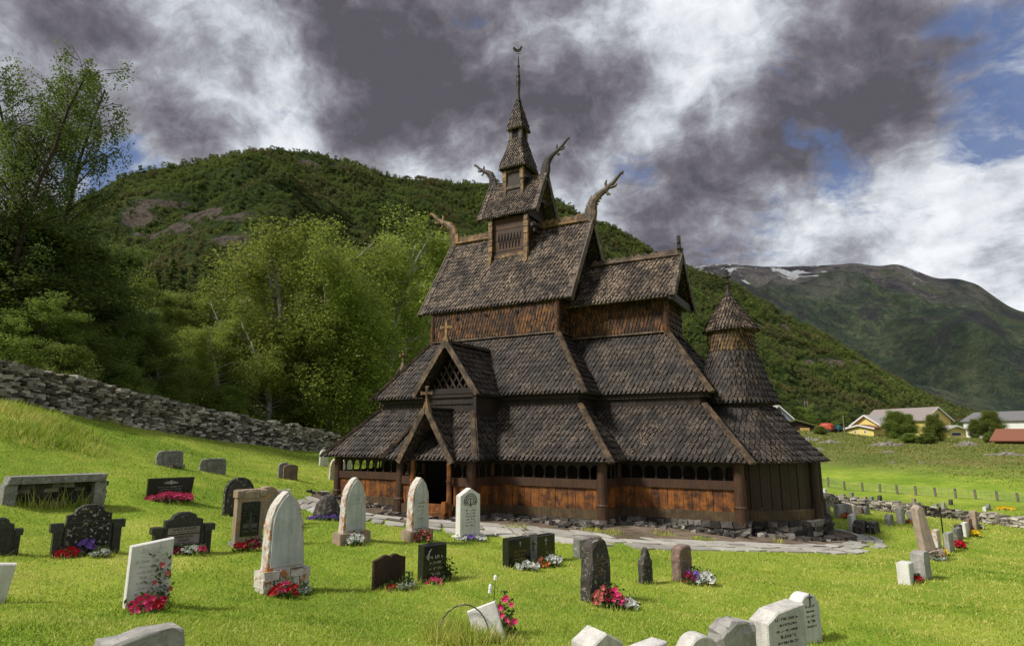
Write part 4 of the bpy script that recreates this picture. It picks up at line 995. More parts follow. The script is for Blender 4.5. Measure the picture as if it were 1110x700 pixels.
def geonodes(ob,coll):
    ng=bpy.data.node_groups.new('scatter','GeometryNodeTree'); ng.interface.new_socket('Geometry',in_out='INPUT',socket_type='NodeSocketGeometry'); ng.interface.new_socket('Geometry',in_out='OUTPUT',socket_type='NodeSocketGeometry')
    n=ng.nodes; l=ng.links; gi=n.new('NodeGroupInput'); go=n.new('NodeGroupOutput'); ip=n.new('GeometryNodeInstanceOnPoints'); ci=n.new('GeometryNodeCollectionInfo'); ci.inputs['Collection'].default_value=coll; ci.inputs['Separate Children'].default_value=True; ci.inputs['Reset Children'].default_value=True
    rv=n.new('FunctionNodeRandomValue'); rv.data_type='FLOAT_VECTOR'; rv.inputs[0].default_value=(0,0,0); rv.inputs[1].default_value=(.15,.15,6.28)
    na_=n.new('GeometryNodeInputNamedAttribute'); na_.data_type='FLOAT'; na_.inputs[0].default_value='size'
    mp_=n.new('GeometryNodeMeshToPoints')
    l.new(gi.outputs[0],mp_.inputs[0]); l.new(mp_.outputs[0],ip.inputs['Points']); l.new(ci.outputs[0],ip.inputs['Instance']); ip.inputs['Pick Instance'].default_value=True
    l.new(rv.outputs[0],ip.inputs['Rotation']); l.new(na_.outputs[0],ip.inputs['Scale']); l.new(ip.outputs[0],go.inputs[0])
    md=ob.modifiers.new('scatter','NODES'); md.node_group=ng
geonodes(fo,FC)
# nearer trees and hedge-like woodland belt at the foot of the slope on the right are part of the same wood
# ------------------------------------------------------------------ dry stone walls
def drystone(name,line,thick,label,size,rows_h=.15,cap=True):
    """line: list of (Vector base point, height)"""
    mb=MB(); 
    for (a,ha),(b,hb) in zip(line,line[1:]):
        L=(b-a).xy.length; u=V(((b-a).x,(b-a).y,0)).normalized(); nrm=V((-u.y,u.x,0)); rz=math.atan2(u.y,u.x)
        zz=-.25; row=0
        while zz<max(ha,hb):
            hh=R.uniform(.75,1.3)*rows_h; x=R.uniform(-.3,0)
            while x<L:
                w=R.uniform(.5,1.7)*size; f=min(max((x+w/2)/L,0),1); H=ha+(hb-ha)*f+R.uniform(-.07,.05)
                if zz+hh*.6<H and 0<=x+w*.6:
                    gx=a.lerp(b,f); gz=ground(gx.x,gx.y) if False else gx.z
                    k=zz/max(H,.1); off=(1-k*.25)*thick/2
                    for sd in (-1,1):
                        c=gx+nrm*sd*(off-.14+R.uniform(-.05,.05)); mb.box((c.x,c.y,gz+zz+hh/2+R.uniform(-.02,.02)),(w*.93,.34+R.uniform(-.08,.08),hh*R.uniform(.7,.95)),rz=rz+R.uniform(-.2,.2),ry=R.uniform(-.14,.14),jit=hh*.2)
                    if zz+hh*1.9>=H: mb.box((gx.x,gx.y,gz+zz+hh*1.0),(w,thick*.8,hh*R.uniform(.5,1.1)),rz=rz+R.uniform(-.1,.1),ry=R.uniform(-.1,.1),rx=R.uniform(-.06,.06),jit=hh*.2)
                x+=w
            zz+=hh*.95; row+=1
        m_=(a+b)/2; mb.box((m_.x,m_.y,(a.z+b.z)/2+(ha+hb)/4-.25),(L,thick*.35,(ha+hb)/2*.8),rz=rz)
    o=mb.build(name,M['wall_stone']); tag(o,label,'stone wall'); return o
wl=[]
for px,py,pt,d in [(-200,398,366,27),(-90,414,377,29),(0,431,394,31),(75,447,410,34.5),(150,464,428,38),(200,472,439,41),(250,479,450,44),(300,485,459,47),(345,490,467,50),(362,492,471,51)]:
    b=at_d(px,py,d); gz=ground(b.x,b.y); t_=at_d(px,pt,d); wl.append((V((b.x,b.y,gz)),t_.z-gz))
drystone('dry_stone_wall',wl,.8,'long grey dry stone wall climbing the grassy slope on the left of the churchyard',.38,.145)
wr=[]
for px,py,pt in [(870,547,534),(905,549,538),(950,553,543),(1000,559,548),(1050,565,555),(1110,573,561),(1200,586,572)]:
    b=hit(px,py); d=(b-CAM).xy.length; t_=at_d(px,pt,d); wr.append((b,t_.z-b.z))
drystone('low_stone_wall',wr,.7,'low tumbled dark stone wall between the churchyard lawn and the gravestones beyond on the right',.26,.11)
# ------------------------------------------------------------------ gravestones
PHI=math.radians(-18)
TUFTS=[]
def slab(mb,poly,T,bev=.015,y0=0,jit=0):
    """poly (x,z) counter-clockwise seen from the front (front = -Y), bevelled edges"""
    n=len(poly); cx=sum(p[0] for p in poly)/n; cz=sum(p[1] for p in poly)/n
    def inset(p,b):
        d=V((p[0]-cx,p[1]-cz)); L=d.length; return (p[0]-d.x/L*b,p[1]-(d.y/L*b))
    rings=[]
    for y,b in ((-T/2+y0,bev),(-T/2+bev+y0,0),(T/2-bev+y0,0),(T/2+y0,bev)):
        rings.append([(inset(p,b)[0]+R.uniform(-jit,jit),y+R.uniform(-jit,jit)*.6,inset(p,b)[1]+(R.uniform(-jit,jit) if p[1]>.05 else 0)) for p in poly])
    vs=[q for r in rings for q in r]; fs=[tuple(range(n)),tuple(range(3*n,4*n))[::-1]]
    for k in range(3):
        for i in range(n): fs.append((k*n+i,(k+1)*n+i,(k+1)*n+(i+1)%n,k*n+(i+1)%n))
    mb.add(vs,fs)
def outline(st,W,H):
    w=W/2; b=-.15
    if st=='rect': return [(-w,b),(w,b),(w,H),(-w,H)]
    if st=='slant': return [(-w*1.0,b),(w*.95,b),(w,H),(-w*.93,H*.93)]
    if st=='trap': return [(-w*.94,b),(w*.86,b),(w,H),(-w*.96,H*1.0)]
    if st=='round': return [(-w,b),(w,b),(w,H-w)]+[(w*math.cos(a),H-w+w*math.sin(a)) for a in np.linspace(.15,PI-.15,11)]+[(-w,H-w)]
    if st=='lowround': return [(-w,b),(w,b),(w,H*.8)]+[(w*math.cos(a),H*.8+H*.2*math.sin(a)) for a in np.linspace(.2,PI-.2,9)]+[(-w,H*.8)]
    if st=='gothic':
        k=H-W*1.0; w2=w*.93; R_=[(2*w2*math.cos(a)-w2,k+W*1.0*math.sin(a)/math.sin(PI/3)) for a in np.linspace(0,PI/3,8)]
        return [(-w,b),(w,b)]+R_[:-1]+[(0,H)]+[(-x,z) for x,z in R_[:-1]][::-1]
    if st=='gable': return [(-w,b),(w,b),(w,H-W*.28),(w*.8,H-W*.22),(0,H),(-w*.8,H-W*.22),(-w,H-W*.28)]
    if st=='ogee':
        p=[(-w,b),(w,b),(w,H*.86),(w*.85,H*.88)]
        for x,z in ((.62,.93),(.42,.985),(.22,1.0),(.08,.96),(0,.93)): p.append((x*w,z*H))
        for x,z in ((-.08,.96),(-.22,1.0),(-.42,.985),(-.62,.93),(-.85,.88),(-1,.86)): p.append((x*w,z*H))
        return p
    if st=='point': return [(-w,b),(w,b),(w*1.02,H*.35),(w*.93,H*.66),(w*.62,H*.93),(w*.2,H),(-w*.2,H*.985),(-w*.6,H*.93),(-w*.78,H*.84),(-w*.84,H*.6),(-w,H*.35)]
    if st=='shoulder': return [(-w,b),(w,b),(w,H),(-w*.42,H*.93),(-w,H*.78)]
    if st=='rough': return [(-w,b),(w,b),(w*.98,H*.5),(w*.93,H*.92),(w*.7,H*.98),(w*.1,H),(-w*.5,H*.97),(-w*.88,H*.93),(-w,H*.6)]
    if st=='jag': return [(-w,b),(w,b),(w*1.1,H*.6),(w*.7,H*.72),(w*.45,H*.86),(w*.1,H),(-w*.2,H*.93),(-w*.4,H*.78),(-w*.9,H*.68),(-w*1.1,H*.55)]
    if st=='obelisk': return [(-w,b),(w,b),(w*.62,H*.93),(0,H),(-w*.62,H*.93)]
    if st=='stub': return [(-w,b),(w,b),(w*.9,H*.7),(w*.3,H),(-w*.5,H*.9),(-w,H*.5)]
def lines(mb,rows,y,widths,seed=0):
    """rows of short carved strokes that read as weathered lettering"""
    q=random.Random(seed)
    for (z,h),wd in zip(rows,widths):
        x=-wd/2
        while x<wd/2:
            l=q.uniform(.4,1.0)*h; 
            k=q.random()
            if k<.6: mb.box((x+l*.2,y,z),(h*.22,.006,h*q.uniform(.7,1)))
            if k>.35: mb.box((x+l*.4,y,z+q.choice((-.38,0,.38))*h),(l*.55,.006,h*.2))
            x+=l*.85
            if q.random()<.14: x+=h*.7
def text_on(o,body,size,x,z,y,mat,name='lettering'):
    cu=bpy.data.curves.new('t','FONT'); cu.body=body; cu.size=size; cu.align_x='CENTER'; cu.extrude=.002
    to=bpy.data.objects.new('t',cu); COL.objects.link(to); dg=bpy.context.evaluated_depsgraph_get()
    me=bpy.data.meshes.new_from_object(to.evaluated_get(dg)); bpy.data.objects.remove(to)
    me.transform(Matrix.Translation((x,y,z))@Matrix.Rotation(PI/2,4,'X')); me.name=name; me.materials.clear(); me.materials.append(M[mat])
    t_=bpy.data.objects.new(name,me); COL.objects.link(t_); t_.parent=o; return t_
SD=[0]
stonemat('granite_light',(.66,.64,.60),(.46,.44,.41),spots=.6,spotc=(.22,.21,.19),scale=7)
def grave(px,pyb,pyt,wpx,st,T,mat,label,tilt=0,leanb=0,phi=PHI,letters=None,lw=.6,lz=(.35,.85),nl=4,plinth=None,rim=None,W=None,jit=0,group=None,H=None,name='gravestone',deco=None,base=None,bev=.015,sub='slab',minW=.25,pinset=0):
    SD[0]+=1
    p=base or hit(px,pyb); d=(p-CAM).xy.length; H=H or at_d(px,pyt,d).z-p.z
    vd=V((CAM.x-p.x,CAM.y-p.y)).normalized(); n=V((math.cos(phi),math.sin(phi))); fs_=max(.3,n.dot(vd)); sd=abs(n.x*vd.y-n.y*vd.x)
    depth=(p-CAM).dot(camo.matrix_basis.to_3x3()@V((0,0,-1))); wp=wpx*depth/F
    ang=math.atan2(ray(px,pyb).y,ray(px,pyb).x)-(YAW+PI/2); wp*=math.cos(ang)
    if W is None: W=min(max((wp-T*sd)/fs_,minW),2.2)
    o=empty(name,tuple(p),phi+PI/2); o.rotation_euler=(math.radians(leanb),math.radians(tilt),phi+PI/2)
    def ch(nm,m_,mt,**k):
        c=m_.build(nm,M[mt]); c.parent=o; return c
    z0=0
    if plinth:
        ph,pw,pm=plinth; m=MB()
        if pm=='rubble':
            for zz in np.arange(-.1,ph-.02,ph/3.2):
                x=-W*pw/2
                while x<W*pw/2-.03:
                    w_=min(R.uniform(.14,.26),W*pw/2-x); 
                    m.box((x+w_/2,0,zz+ph/6.4),(w_*.98,T*1.5+R.uniform(0,.05),ph/3.1),jit=.016); x+=w_
            ch('plinth',m,mat)
        else:
            slab(m,[(-W*pw/2,-.15),(W*pw/2,-.15),(W*pw/2,ph),(-W*pw/2,ph)],T*1.7,.02,jit=jit*.5); ch('plinth',m,pm)
        z0=ph-.01
    m=MB(); pl=outline(st,W,H-z0); 
    if z0: pl=[(x,max(z,0)+z0) for x,z in pl]
    if jit:   # subdivide for rough edges
        q=[]; 
        for a,b in zip(pl,pl[1:]+pl[:1]):
            k=max(1,int(math.hypot(a[0]-b[0],a[1]-b[1])/.09))
            for i in range(k): q.append((a[0]+(b[0]-a[0])*i/k,a[1]+(b[1]-a[1])*i/k))
        pl=q
    slab(m,pl,T,bev,jit=jit); s_=ch(sub,m,mat)
    if rim:   # inset panel with a raised border
        ins,pm=rim; k=(W-2*ins)/W; m=MB(); cxz=z0
        q=[(x*k,z0+ins+(max(z,z0)-z0)*((H-z0-2*ins)/(H-z0))) for x,z in outline(st,W,H)]
        if z0: q=[(x*k,z0+ins+(max(z-z0,0))*((H-z0-2*ins)/(H-z0))) for x,z in [(a,max(b,0)+z0) for a,b in outline(st,W,H-z0)]]
        slab(m,q,.03,.006,y0=-T/2-.005); ch('panel',m,pm)
    yl=-T/2-(.024 if rim else .004)
    if letters:
        m=MB(); zs=np.linspace(lz[1]*H,lz[0]*H,nl); hh=min(.075,abs(zs[0]-zs[1])*.55 if nl>1 else .07)
        lines(m,[(z,hh*(1 if i%3==0 else .75)) for i,z in enumerate(zs)],yl,[W*lw*(1,.8,.9,.65,.85,.7,.9,.6)[i%8] for i in range(nl)],SD[0]); ch('lettering',m,letters)
    if deco: deco(o,ch,W,H,T)
    TUFTS.append((p.x,p.y,W,phi,d))
    tag(o,label,'gravestone',group); return o
GV='weathered gravestones in the churchyard'
def cross_deco(mat,z=.8,s=.16,y=None):
    def f(o,ch,W,H,T):
        m=MB(); m.box((0,-T/2-.008,H*z),(s*.16,.012,s*1.6)); m.box((0,-T/2-.009,H*z+s*.3),(s*.9,.012,s*.16)); ch('cross',m,mat)
    return f
def ornate(txt=None):
    def f(o,ch,W,H,T):
        w=W/2
        for s in (-1,1):
            m=MB(); m.box((s*w*.98,0,H*.58),(W*.20,T*1.5,H*.16)); ch('side_cap',m,'black_carved')
            m=MB(); m.box((s*w*.94,0,H*.22),(W*.13,T*1.35,H*.75)); 
            for i in (-1,0,1): m.box((s*w*.94+i*W*.035,-T*.7,H*.28),(W*.012,T*.1,H*.4))
            ch('side_pillar',m,'black_carved')
        m=MB()
        for s in (-1,1): m.box((s*w*.70,-T/2-.01,H*.4),(W*.03,.02,H*.52))
        m.box((0,-T/2-.01,H*.66),(W*.66,.02,H*.03)); m.box((0,-T/2-.01,H*.14),(W*.66,.02,H*.03)); ch('frame',m,'black_carved')
        m=MB(); m.lathe((0,0,0),[(W*.07,0),(W*.09,0)],16,0,PI); m.v=[(x,-T/2-.012,H*.82+y) for x,y,z in m.v]; ch('medallion',m,'stone_rough_dark')
        if txt:
            for z0_,z1_ in ((.47,.63),(.20,.44)):
                m=MB(); m.box((0,-T/2-.006,H*(z0_+z1_)/2),(W*.6,.012,H*(z1_-z0_))); ch('panel',m,'panel_pink')
            text_on(o,'KNUT HUSUM',H*.085,0,H*.555,-T/2-.014,'black_granite'); text_on(o,'MARIE SOFIE',H*.08,0,H*.365,-T/2-.014,'black_granite'); text_on(o,'HUSUM',H*.08,0,H*.28,-T/2-.014,'black_granite')
            m=MB(); lines(m,[(H*.51,H*.03),(H*.235,H*.03)],-T/2-.014,[W*.45,W*.4],4); ch('lettering',m,'black_granite')
        else:
            m=MB(); lines(m,[(H*(.60-.07*i),H*.035) for i in range(6)],-T/2-.006,[W*.5]*6,4); ch('lettering',m,'stone_rough_dark')
    return f
def stepped(W,H):
    w=W/2; return [(-w*.98,-.15),(w*.98,-.15),(w*.98,H*.55),(w*.72,H*.58),(w*.72,H*.80),(w*.48,H*.84),(w*.42,H*.93),(w*.2,H*.99),(0,H),(-w*.2,H*.99),(-w*.42,H*.93),(-w*.48,H*.84),(-w*.72,H*.80),(-w*.72,H*.58),(-w*.98,H*.55)]
_o=outline
def outline(st,W,H):
    if st=='stepped': return stepped(W,H)
    return _o(st,W,H)
G=grave
# far left rows
G(183,506,488,31,'rough',.16,'granite_grey','low grey slab gravestone highest up the slope below the wall',jit=.012,letters='letter_dark',nl=3)
G(230,513,496.5,30,'rough',.15,'granite_grey','low broad grey gravestone right of the highest one on the slope',jit=.012,letters='letter_dark',nl=2)
G(314,519,503,17,'lowround',.15,'stone_pink','small brownish grey rounded gravestone alone below the end of the wall',jit=.01)
G(307,518,501,12,'lowround',.15,'granite_grey','small grey gravestone tucked behind the brownish rounded one',W=.5)
def dkflower(o,ch,W,H,T):
    m=MB(); 
    for a in np.linspace(.3,PI-.3,9): m.beam((0,-T/2-.004,H*.74),(math.cos(a)*W*.16,-T/2-.004,H*.74+math.sin(a)*H*.12),.012,.006,up=(0,1,0))
    m.box((0,-T/2-.006,H*.80),(.02,.008,H*.2)); m.box((0,-T/2-.006,H*.84),(W*.08,.008,.02)); ch('engraving',m,'letter_pale')
G(183,542,517.5,53,'trap',.14,'black_granite','polished black gravestone with wide slanting top and a row of pink flowers at its foot',letters='letter_pale',lw=.55,lz=(.3,.6),nl=4,deco=dkflower)
G(92,601,546.5,70,'stepped',.16,'stone_dark','weathered black stepped gravestone with carved side pillars and white lichen spots',leanb=-2,deco=ornate(),base=None)
G(196,598,554.5,60,'stepped',.16,'black_carved','black stepped gravestone with two pale lettered panels between pillars',deco=ornate(True))
G(-5,601,561,46,'stepped',.16,'black_carved','black carved gravestone cut off by the left edge of the photo',deco=ornate())
G(-10,655,611,30,'rect',.12,'marble_white','white gravestone corner cut off at the left edge of the photo',tilt=8)
def relief(o,ch,W,H,T):
    q=random.Random(3); m=MB()
    for i in range(26):
        x=q.uniform(-.3,.3)*W; z=H*q.uniform(.74,.88); a=q.uniform(0,3); m.tube([(x,-T/2-.002,z),(x+.04*math.cos(a),-T/2-.006,z+.03*math.sin(a))],[.012,.004],5)
    ch('carved_relief',m,'marble_white')
G(158,656,585,51,'slant',.13,'marble_white','white marble gravestone with slanted top and a rose bush at its foot',letters='letter_relief',lw=.68,lz=(.2,.68),nl=7,deco=relief,leanb=-3)
G(150,722,684,100,'rough',.26,'granite_speck','broad rough grey gravestone whose lichened top shows at the bottom left edge of the photo',jit=.02,tilt=-4)
G(257,559,517,27,'round',.16,'stone_dark','dark round-topped gravestone with a cross, standing behind the framed stone',rim=(.07,'stone_rough_dark'),deco=cross_deco('stone_dark',.78,.2),W=.75)
def framed(o,ch,W,H,T):
    for s in (-1,1):
        m=MB(); slab(m,[(s*W*.42-W*.12,H*.86),(s*W*.42+W*.12,H*.86),(s*W*.42+W*.12,H*.99),(s*W*.42-W*.12,H*.99)],T*1.3,.02); ch('corner_cap',m,'stone_tan')
    m=MB(); slab(m,[(-W*.3,H*.84)]+[(W*.3,H*.84)]+[(W*.3*math.cos(a),H*.92+H*.06*math.sin(a)) for a in np.linspace(0,PI,7)],T*1.2,.015); ch('curved_cap',m,'stone_tan')
    m=MB(); slab(m,[(-W*.33,H*.18),(W*.33,H*.18),(W*.33,H*.78),(-W*.33,H*.78)],.03,.005,y0=-T/2-.008); ch('plaque',m,'black_granite')
    m=MB(); lines(m,[(H*(.74-.045*i),H*.025) for i in range(5)],-T/2-.026,[W*.5]*5,9); 
    for i in range(9): m.tube([(0,-T/2-.026,H*(.28+.02*i)),((-1)**i*W*.14,-T/2-.026,H*(.33+.02*i))],[.008,.004],4)
    for s in (-1,1): m.box((s*W*.15,-T/2-.026,H*.36),(W*.2,.006,H*.07)); m.box((s*W*.15,-T/2-.026,H*.27),(W*.2,.006,H*.02))
    m.box((0,-T/2-.026,H*.45),(.02,.006,H*.3)); ch('lettering',m,'letter_dark')
G(267,591,530,34,'rect',.2,'stone_tan','tan stone gravestone with capped corners framing a black plaque',plinth=(.1,1.12,'granite_grey'),deco=framed)
G(286,572,527,15,'lowround',.18,'stone_tan','pale weathered gravestone behind and right of the framed stone',jit=.01,W=.55)
G(297,568,531,16,'rect',.14,'granite_grey','flat-topped pale grey gravestone just behind the big white pointed one',W=.6,deco=lambda o,ch,W,H,T:(lambda m:(slab(m,[(-W*.58,H*.92),(W*.58,H*.92),(W*.58,H),(-W*.58,H)],T*1.4,.01),ch('cap',m,'marble_white')))(MB()))
G(305,643,532.5,48,'gothic',.24,'marble_lichen','large white pointed marble gravestone on a rubble base with orange lichen along its rim',plinth=(.36,1.18,'rubble'),rim=(.05,'marble_panel'),jit=.01,leanb=-4)
def boulder(px,pyb,pyt,wpx,mat,label):
    p=hit(px,pyb); d=(p-CAM).xy.length; H=at_d(px,pyt,d).z-p.z; W=wpx*d/F*.9
    mb=MB(); n=12; rings=[(-.2,1.05),(.1,1.08),(.35,1.0),(.62,.82),(.85,.58),(.97,.3)]; q=random.Random(2)
    vs=[];fs=[]
    for z,r in rings:
        for k in range(n): a=2*PI*k/n; rr=r*(1+q.uniform(-.1,.1)); vs.append((math.cos(a)*W/2*rr,math.sin(a)*W*.38*rr,H*(z+q.uniform(-.03,.03))))
    for i in range(len(rings)-1):
        for k in range(n): fs.append((i*n+k,i*n+(k+1)%n,(i+1)*n+(k+1)%n,(i+1)*n+k))
    fs.append(tuple(range((len(rings)-1)*n,len(rings)*n))); mb.add(vs,fs); o=mb.build('natural_boulder',M[mat]); o.location=p; o.rotation_euler=(0,0,PHI+PI/2); tag(o,label,'boulder'); return o
boulder(354,562,536,29,'stone_rough_dark','grey weathered boulder with purple flowers at its foot, beside the path')
ST=dict(plinth=(.24,1.35,'stone_tan'),rim=(.06,'marble_panel'),jit=.008)
G(381,588,517,30,'gothic',.22,'marble_lichen','white pointed marble gravestone with orange lichen, left of the church doorway',letters='letter_relief',lw=.4,lz=(.6,.72),nl=3,**ST)
G(452,585,517,25,'gothic',.24,'marble_lichen','white pointed marble gravestone with orange rim standing in front of the church doorway',letters='letter_gold',lw=.4,lz=(.35,.6),nl=5,**ST)
def arch_relief(o,ch,W,H,T):
    m=MB()
    for r in (.32,.25,.17):
        pts=[(W*r*math.cos(a),-T/2-.006,H*.70+W*r*math.sin(a)*1.1) for a in np.linspace(0,PI,11)]; m.tube(pts,.012,5)
    for k in range(-3,4): m.tube([(W*.08*k,-T/2-.004,H*.66),(W*.11*k,-T/2-.004,H*.72)],[.014,.006],5)
    m.tube([(0,-T/2-.006,H*.64),(0,-T/2-.008,H*.78)],[.03,.012],6); ch('carved_relief',m,'letter_dark')
G(507,583,528.5,27,'gable',.2,'marble_white','clean white gravestone with a low peaked top and carved arch',letters='letter_dark',lw=.6,lz=(.26,.56),nl=6,plinth=(.1,1.25,'marble_white'),deco=arch_relief)
G(421,636,600,37,'ogee',.07,'slate_brown','thin dark brown slate gravestone with a double-curved top')
def pol(o,ch,W,H,T):
    m=MB()
    for i in range(5): m.tube([(-W*.3,-T/2-.004,H*(.62+.05*i)),(-W*.42+.03*i,-T/2-.004,H*(.72+.045*i))],[.014,.006],4)
    ch('engraving',m,'letter_pale')
G(468,630,589,32,'rect',.2,'black_granite','polished black block gravestone with pale engraved lettering',letters='letter_pale',lw=.62,lz=(.22,.68),nl=4,deco=pol)
# pair of black stones joined by a pale pillar
G(560,614,582,20,'rect',.2,'black_granite','left black stone of the pair joined by a pale cross pillar',letters='letter_gold',lw=.55,lz=(.3,.55),nl=3,deco=cross_deco('letter_pale',.8,.06),W=.62)
G(574,611,577.5,9,'rect',.22,'granite_grey','narrow pale pillar with an engraved cross between two black stones',deco=cross_deco('black_granite',.62,.13),W=.26,minW=.2)
G(588,607,579,18,'rect',.2,'black_granite','right black stone of the pair joined by a pale cross pillar',letters='letter_gold',lw=.5,lz=(.3,.5),nl=3,deco=cross_deco('letter_pale',.75,.1),W=.6)
G(633,603,583,7,'rect',.2,'granite_grey','grey gravestone almost hidden behind the tall dark rough one',W=.5)
G(646,650,582,35,'point',.24,'stone_rough_dark','tall dark rough-topped gravestone with tan lettering and mixed flowers',jit=.014,letters='letter_gold',lw=.5,lz=(.42,.66),nl=5,bev=.03)
G(700,632,593,12,'jag',.12,'stone_rough_dark','thin jagged dark slate gravestone between two larger stones',jit=.008,W=.3)
G(740,628,590,24,'rough',.2,'stone_pink','reddish grey rough gravestone with white flowers to its right',jit=.014,letters='letter_gold',lw=.55,lz=(.5,.75),nl=3,bev=.03)
G(533,694,655,26,'trap',.06,'marble_white','small thin white stone tilted to the left in the foreground grass',tilt=-20,W=.36,phi=math.radians(-62),leanb=-8)
# stones at the bottom edge
G(648,745,681,58,'gable',.3,'granite_light','white speckled gravestone with peaked top at the bottom edge of the photo',phi=math.radians(-30))
G(703,736,697,16,'rect',.2,'marble_white','white stone whose top barely shows at the bottom edge of the photo',W=.4)
G(757,738,686,42,'round',.2,'granite_light','rounded white speckled gravestone, cut by the bottom edge of the photo',phi=math.radians(-34),W=.42)
G(797,735,670,44,'lowround',.22,'granite_speck','rough grey lichened gravestone second from the right at the bottom edge',phi=math.radians(-30),jit=.022,W=.46)
def big_letters(o,ch,W,H,T):
    pass
G(846,722,655,56,'shoulder',.26,'granite_light','broad pale gravestone with a slanted shoulder and dark script lettering',phi=math.radians(-32),letters='letter_dark',lw=.62,lz=(.45,.82),nl=5,W=.62)
G(874,695,642,22,'round',.2,'marble_white','slim white round-topped gravestone rightmost of the foreground group',phi=math.radians(-32),letters='letter_dark',lw=.5,lz=(.35,.75),nl=5,W=.42,deco=cross_deco('letter_dark',.88,.1))
# right-hand rows
G(983,632,609,12,'rect',.22,'marble_white','small white block gravestone nearest on the right-hand lawn',W=.32)
G(1000,627,597,15,'rough',.24,'granite_speck','rough grey block gravestone beside the small white one',jit=.012,W=.45)
def obel(o,ch,W,H,T): pass
G(1008,606,546,14,'obelisk',.26,'obelisk_stone','tall tan obelisk leaning to the left on a stone base',W=.36,tilt=-9,phi=math.radians(-55),plinth=(.22,1.8,'rubble'),bev=.05)
G(1017,601,574,7,'rect',.14,'marble_lichen','thin white gravestone with orange lichen spots right of the obelisk',W=.35)
G(1030,597,577,12,'rect',.14,'granite_speck','grey upright gravestone in the middle of the right-hand row',W=.6)
G(1039,589,572,10,'rect',.14,'granite_grey','darker grey gravestone just beyond the middle of the right-hand row',W=.6)
G(1040,583,568,8,'rough',.16,'stone_rough_dark','dark rough gravestone further up the right-hand row',W=.5,jit=.01)
G(1047,581,566,7,'rect',.14,'marble_white','whitish narrow gravestone beside the yellow flowers',W=.45)
G(1051,578,562,8,'rect',.16,'stone_pink','pinkish gravestone behind the yellow flowers',W=.5)
G(1057,573,553,10,'obelisk',.2,'stone_tan','pale orange-tinted gravestone with pointed top near the low wall',W=.5)
G(925,576,557,8,'rect',.14,'marble_white','thin white gravestone leaning left just beyond the path end',tilt=-5,W=.4)
G(933.5,577,563,13,'stub',.3,'stone_rough_dark','rough dark gravestone like a boulder beside the leaning white one',W=.75,jit=.02)
G(947,577,565,11,'stub',.25,'stone_dark','pointed dark rough stone right of the boulder-like gravestone',W=.6,jit=.02)
G(964.5,569,557,7,'rough',.2,'granite_grey','short grey gravestone on the lawn before the low wall',W=.4,jit=.01)
G(977,567,550,8,'rect',.2,'granite_speck','tall light grey gravestone on the lawn before the low wall',W=.45)
G(988,565,554,6,'rect',.16,'granite_grey','small pale gravestone right of the tall light grey one',W=.4)
G(896,562,548,7,'rect',.16,'granite_grey','dark grey gravestone close beside the church apse',W=.5)
G(910.5,561,546.5,9,'rect',.2,'granite_speck','light grey gravestone first of the cluster right of the apse',W=.6)
G(916,560,546,8,'rect',.2,'granite_grey','grey gravestone second of the cluster right of the apse',W=.5)
G(921,560,546,6,'obelisk',.16,'stone_tan','pale pointed gravestone in the cluster right of the apse',W=.4)
G(926,559,547,6,'rough',.16,'marble_lichen','whitish lichened gravestone in the cluster right of the apse',W=.4)
G(934,557,549,6,'rect',.16,'stone_pink','reddish gravestone near the end of the cluster right of the apse',W=.45)
G(939,557,548.5,8,'lowround',.16,'granite_grey','grey rounded gravestone ending the cluster right of the apse',W=.55)
for i,(px,pb,pt,w_,mt,lb) in enumerate([(894.5,536,529.5,4,'marble_white','small white marker beyond the low wall nearest the church'),(899.5,540,536,5,'granite_grey','low dark stone beyond the low wall near the church'),(907,540.5,536.5,5,'stone_rough_dark','dark squat stone beyond the low wall, third from the church'),(914.5,541,535,6,'granite_grey','squarish grey stone beyond the low wall'),(923.5,539,533.5,5,'granite_grey','grey stone standing apart beyond the low wall'),(938,543,538,5,'stone_tan','tan stone in the small group beyond the low wall'),(945,543.5,538,5,'granite_grey','grey stone in the middle of the small group beyond the low wall'),(954,543,536.5,6,'stone_rough_dark','darkest stone ending the small group beyond the low wall'),(991,546,540,5,'stone_tan','tan stone beyond the low wall above the obelisk'),(1015,551,545.5,5,'granite_grey','grey stone beyond the low wall, left of a lone dark one'),(1023,551,544.5,5,'granite_speck','pale grey stone beyond the low wall'),(1031,547,541,4,'stone_rough_dark','lone dark stone out on the grass beyond the low wall'),(1068,554,549,6,'marble_white','white low stone at the right beyond the wall'),(1071.5,552.5,546,4,'granite_grey','upright grey stone at the right beyond the wall')]):
    G(px,pb,pt,w_,'rough' if i%2 else 'rect',.18,mt,lb,W=.45)
# stones beyond the church on the left
G(350.5,505,487,8,'round',.16,'marble_white','white rounded gravestone seen just left of the church roof corner',W=.5)
G(361,520,497,6,'gothic',.16,'marble_lichen','white gravestone close beside the west corner of the gallery',W=.45)
G(374,519,498,8,'round',.16,'marble_white','white gravestone glimpsed through the gallery openings',W=.6)
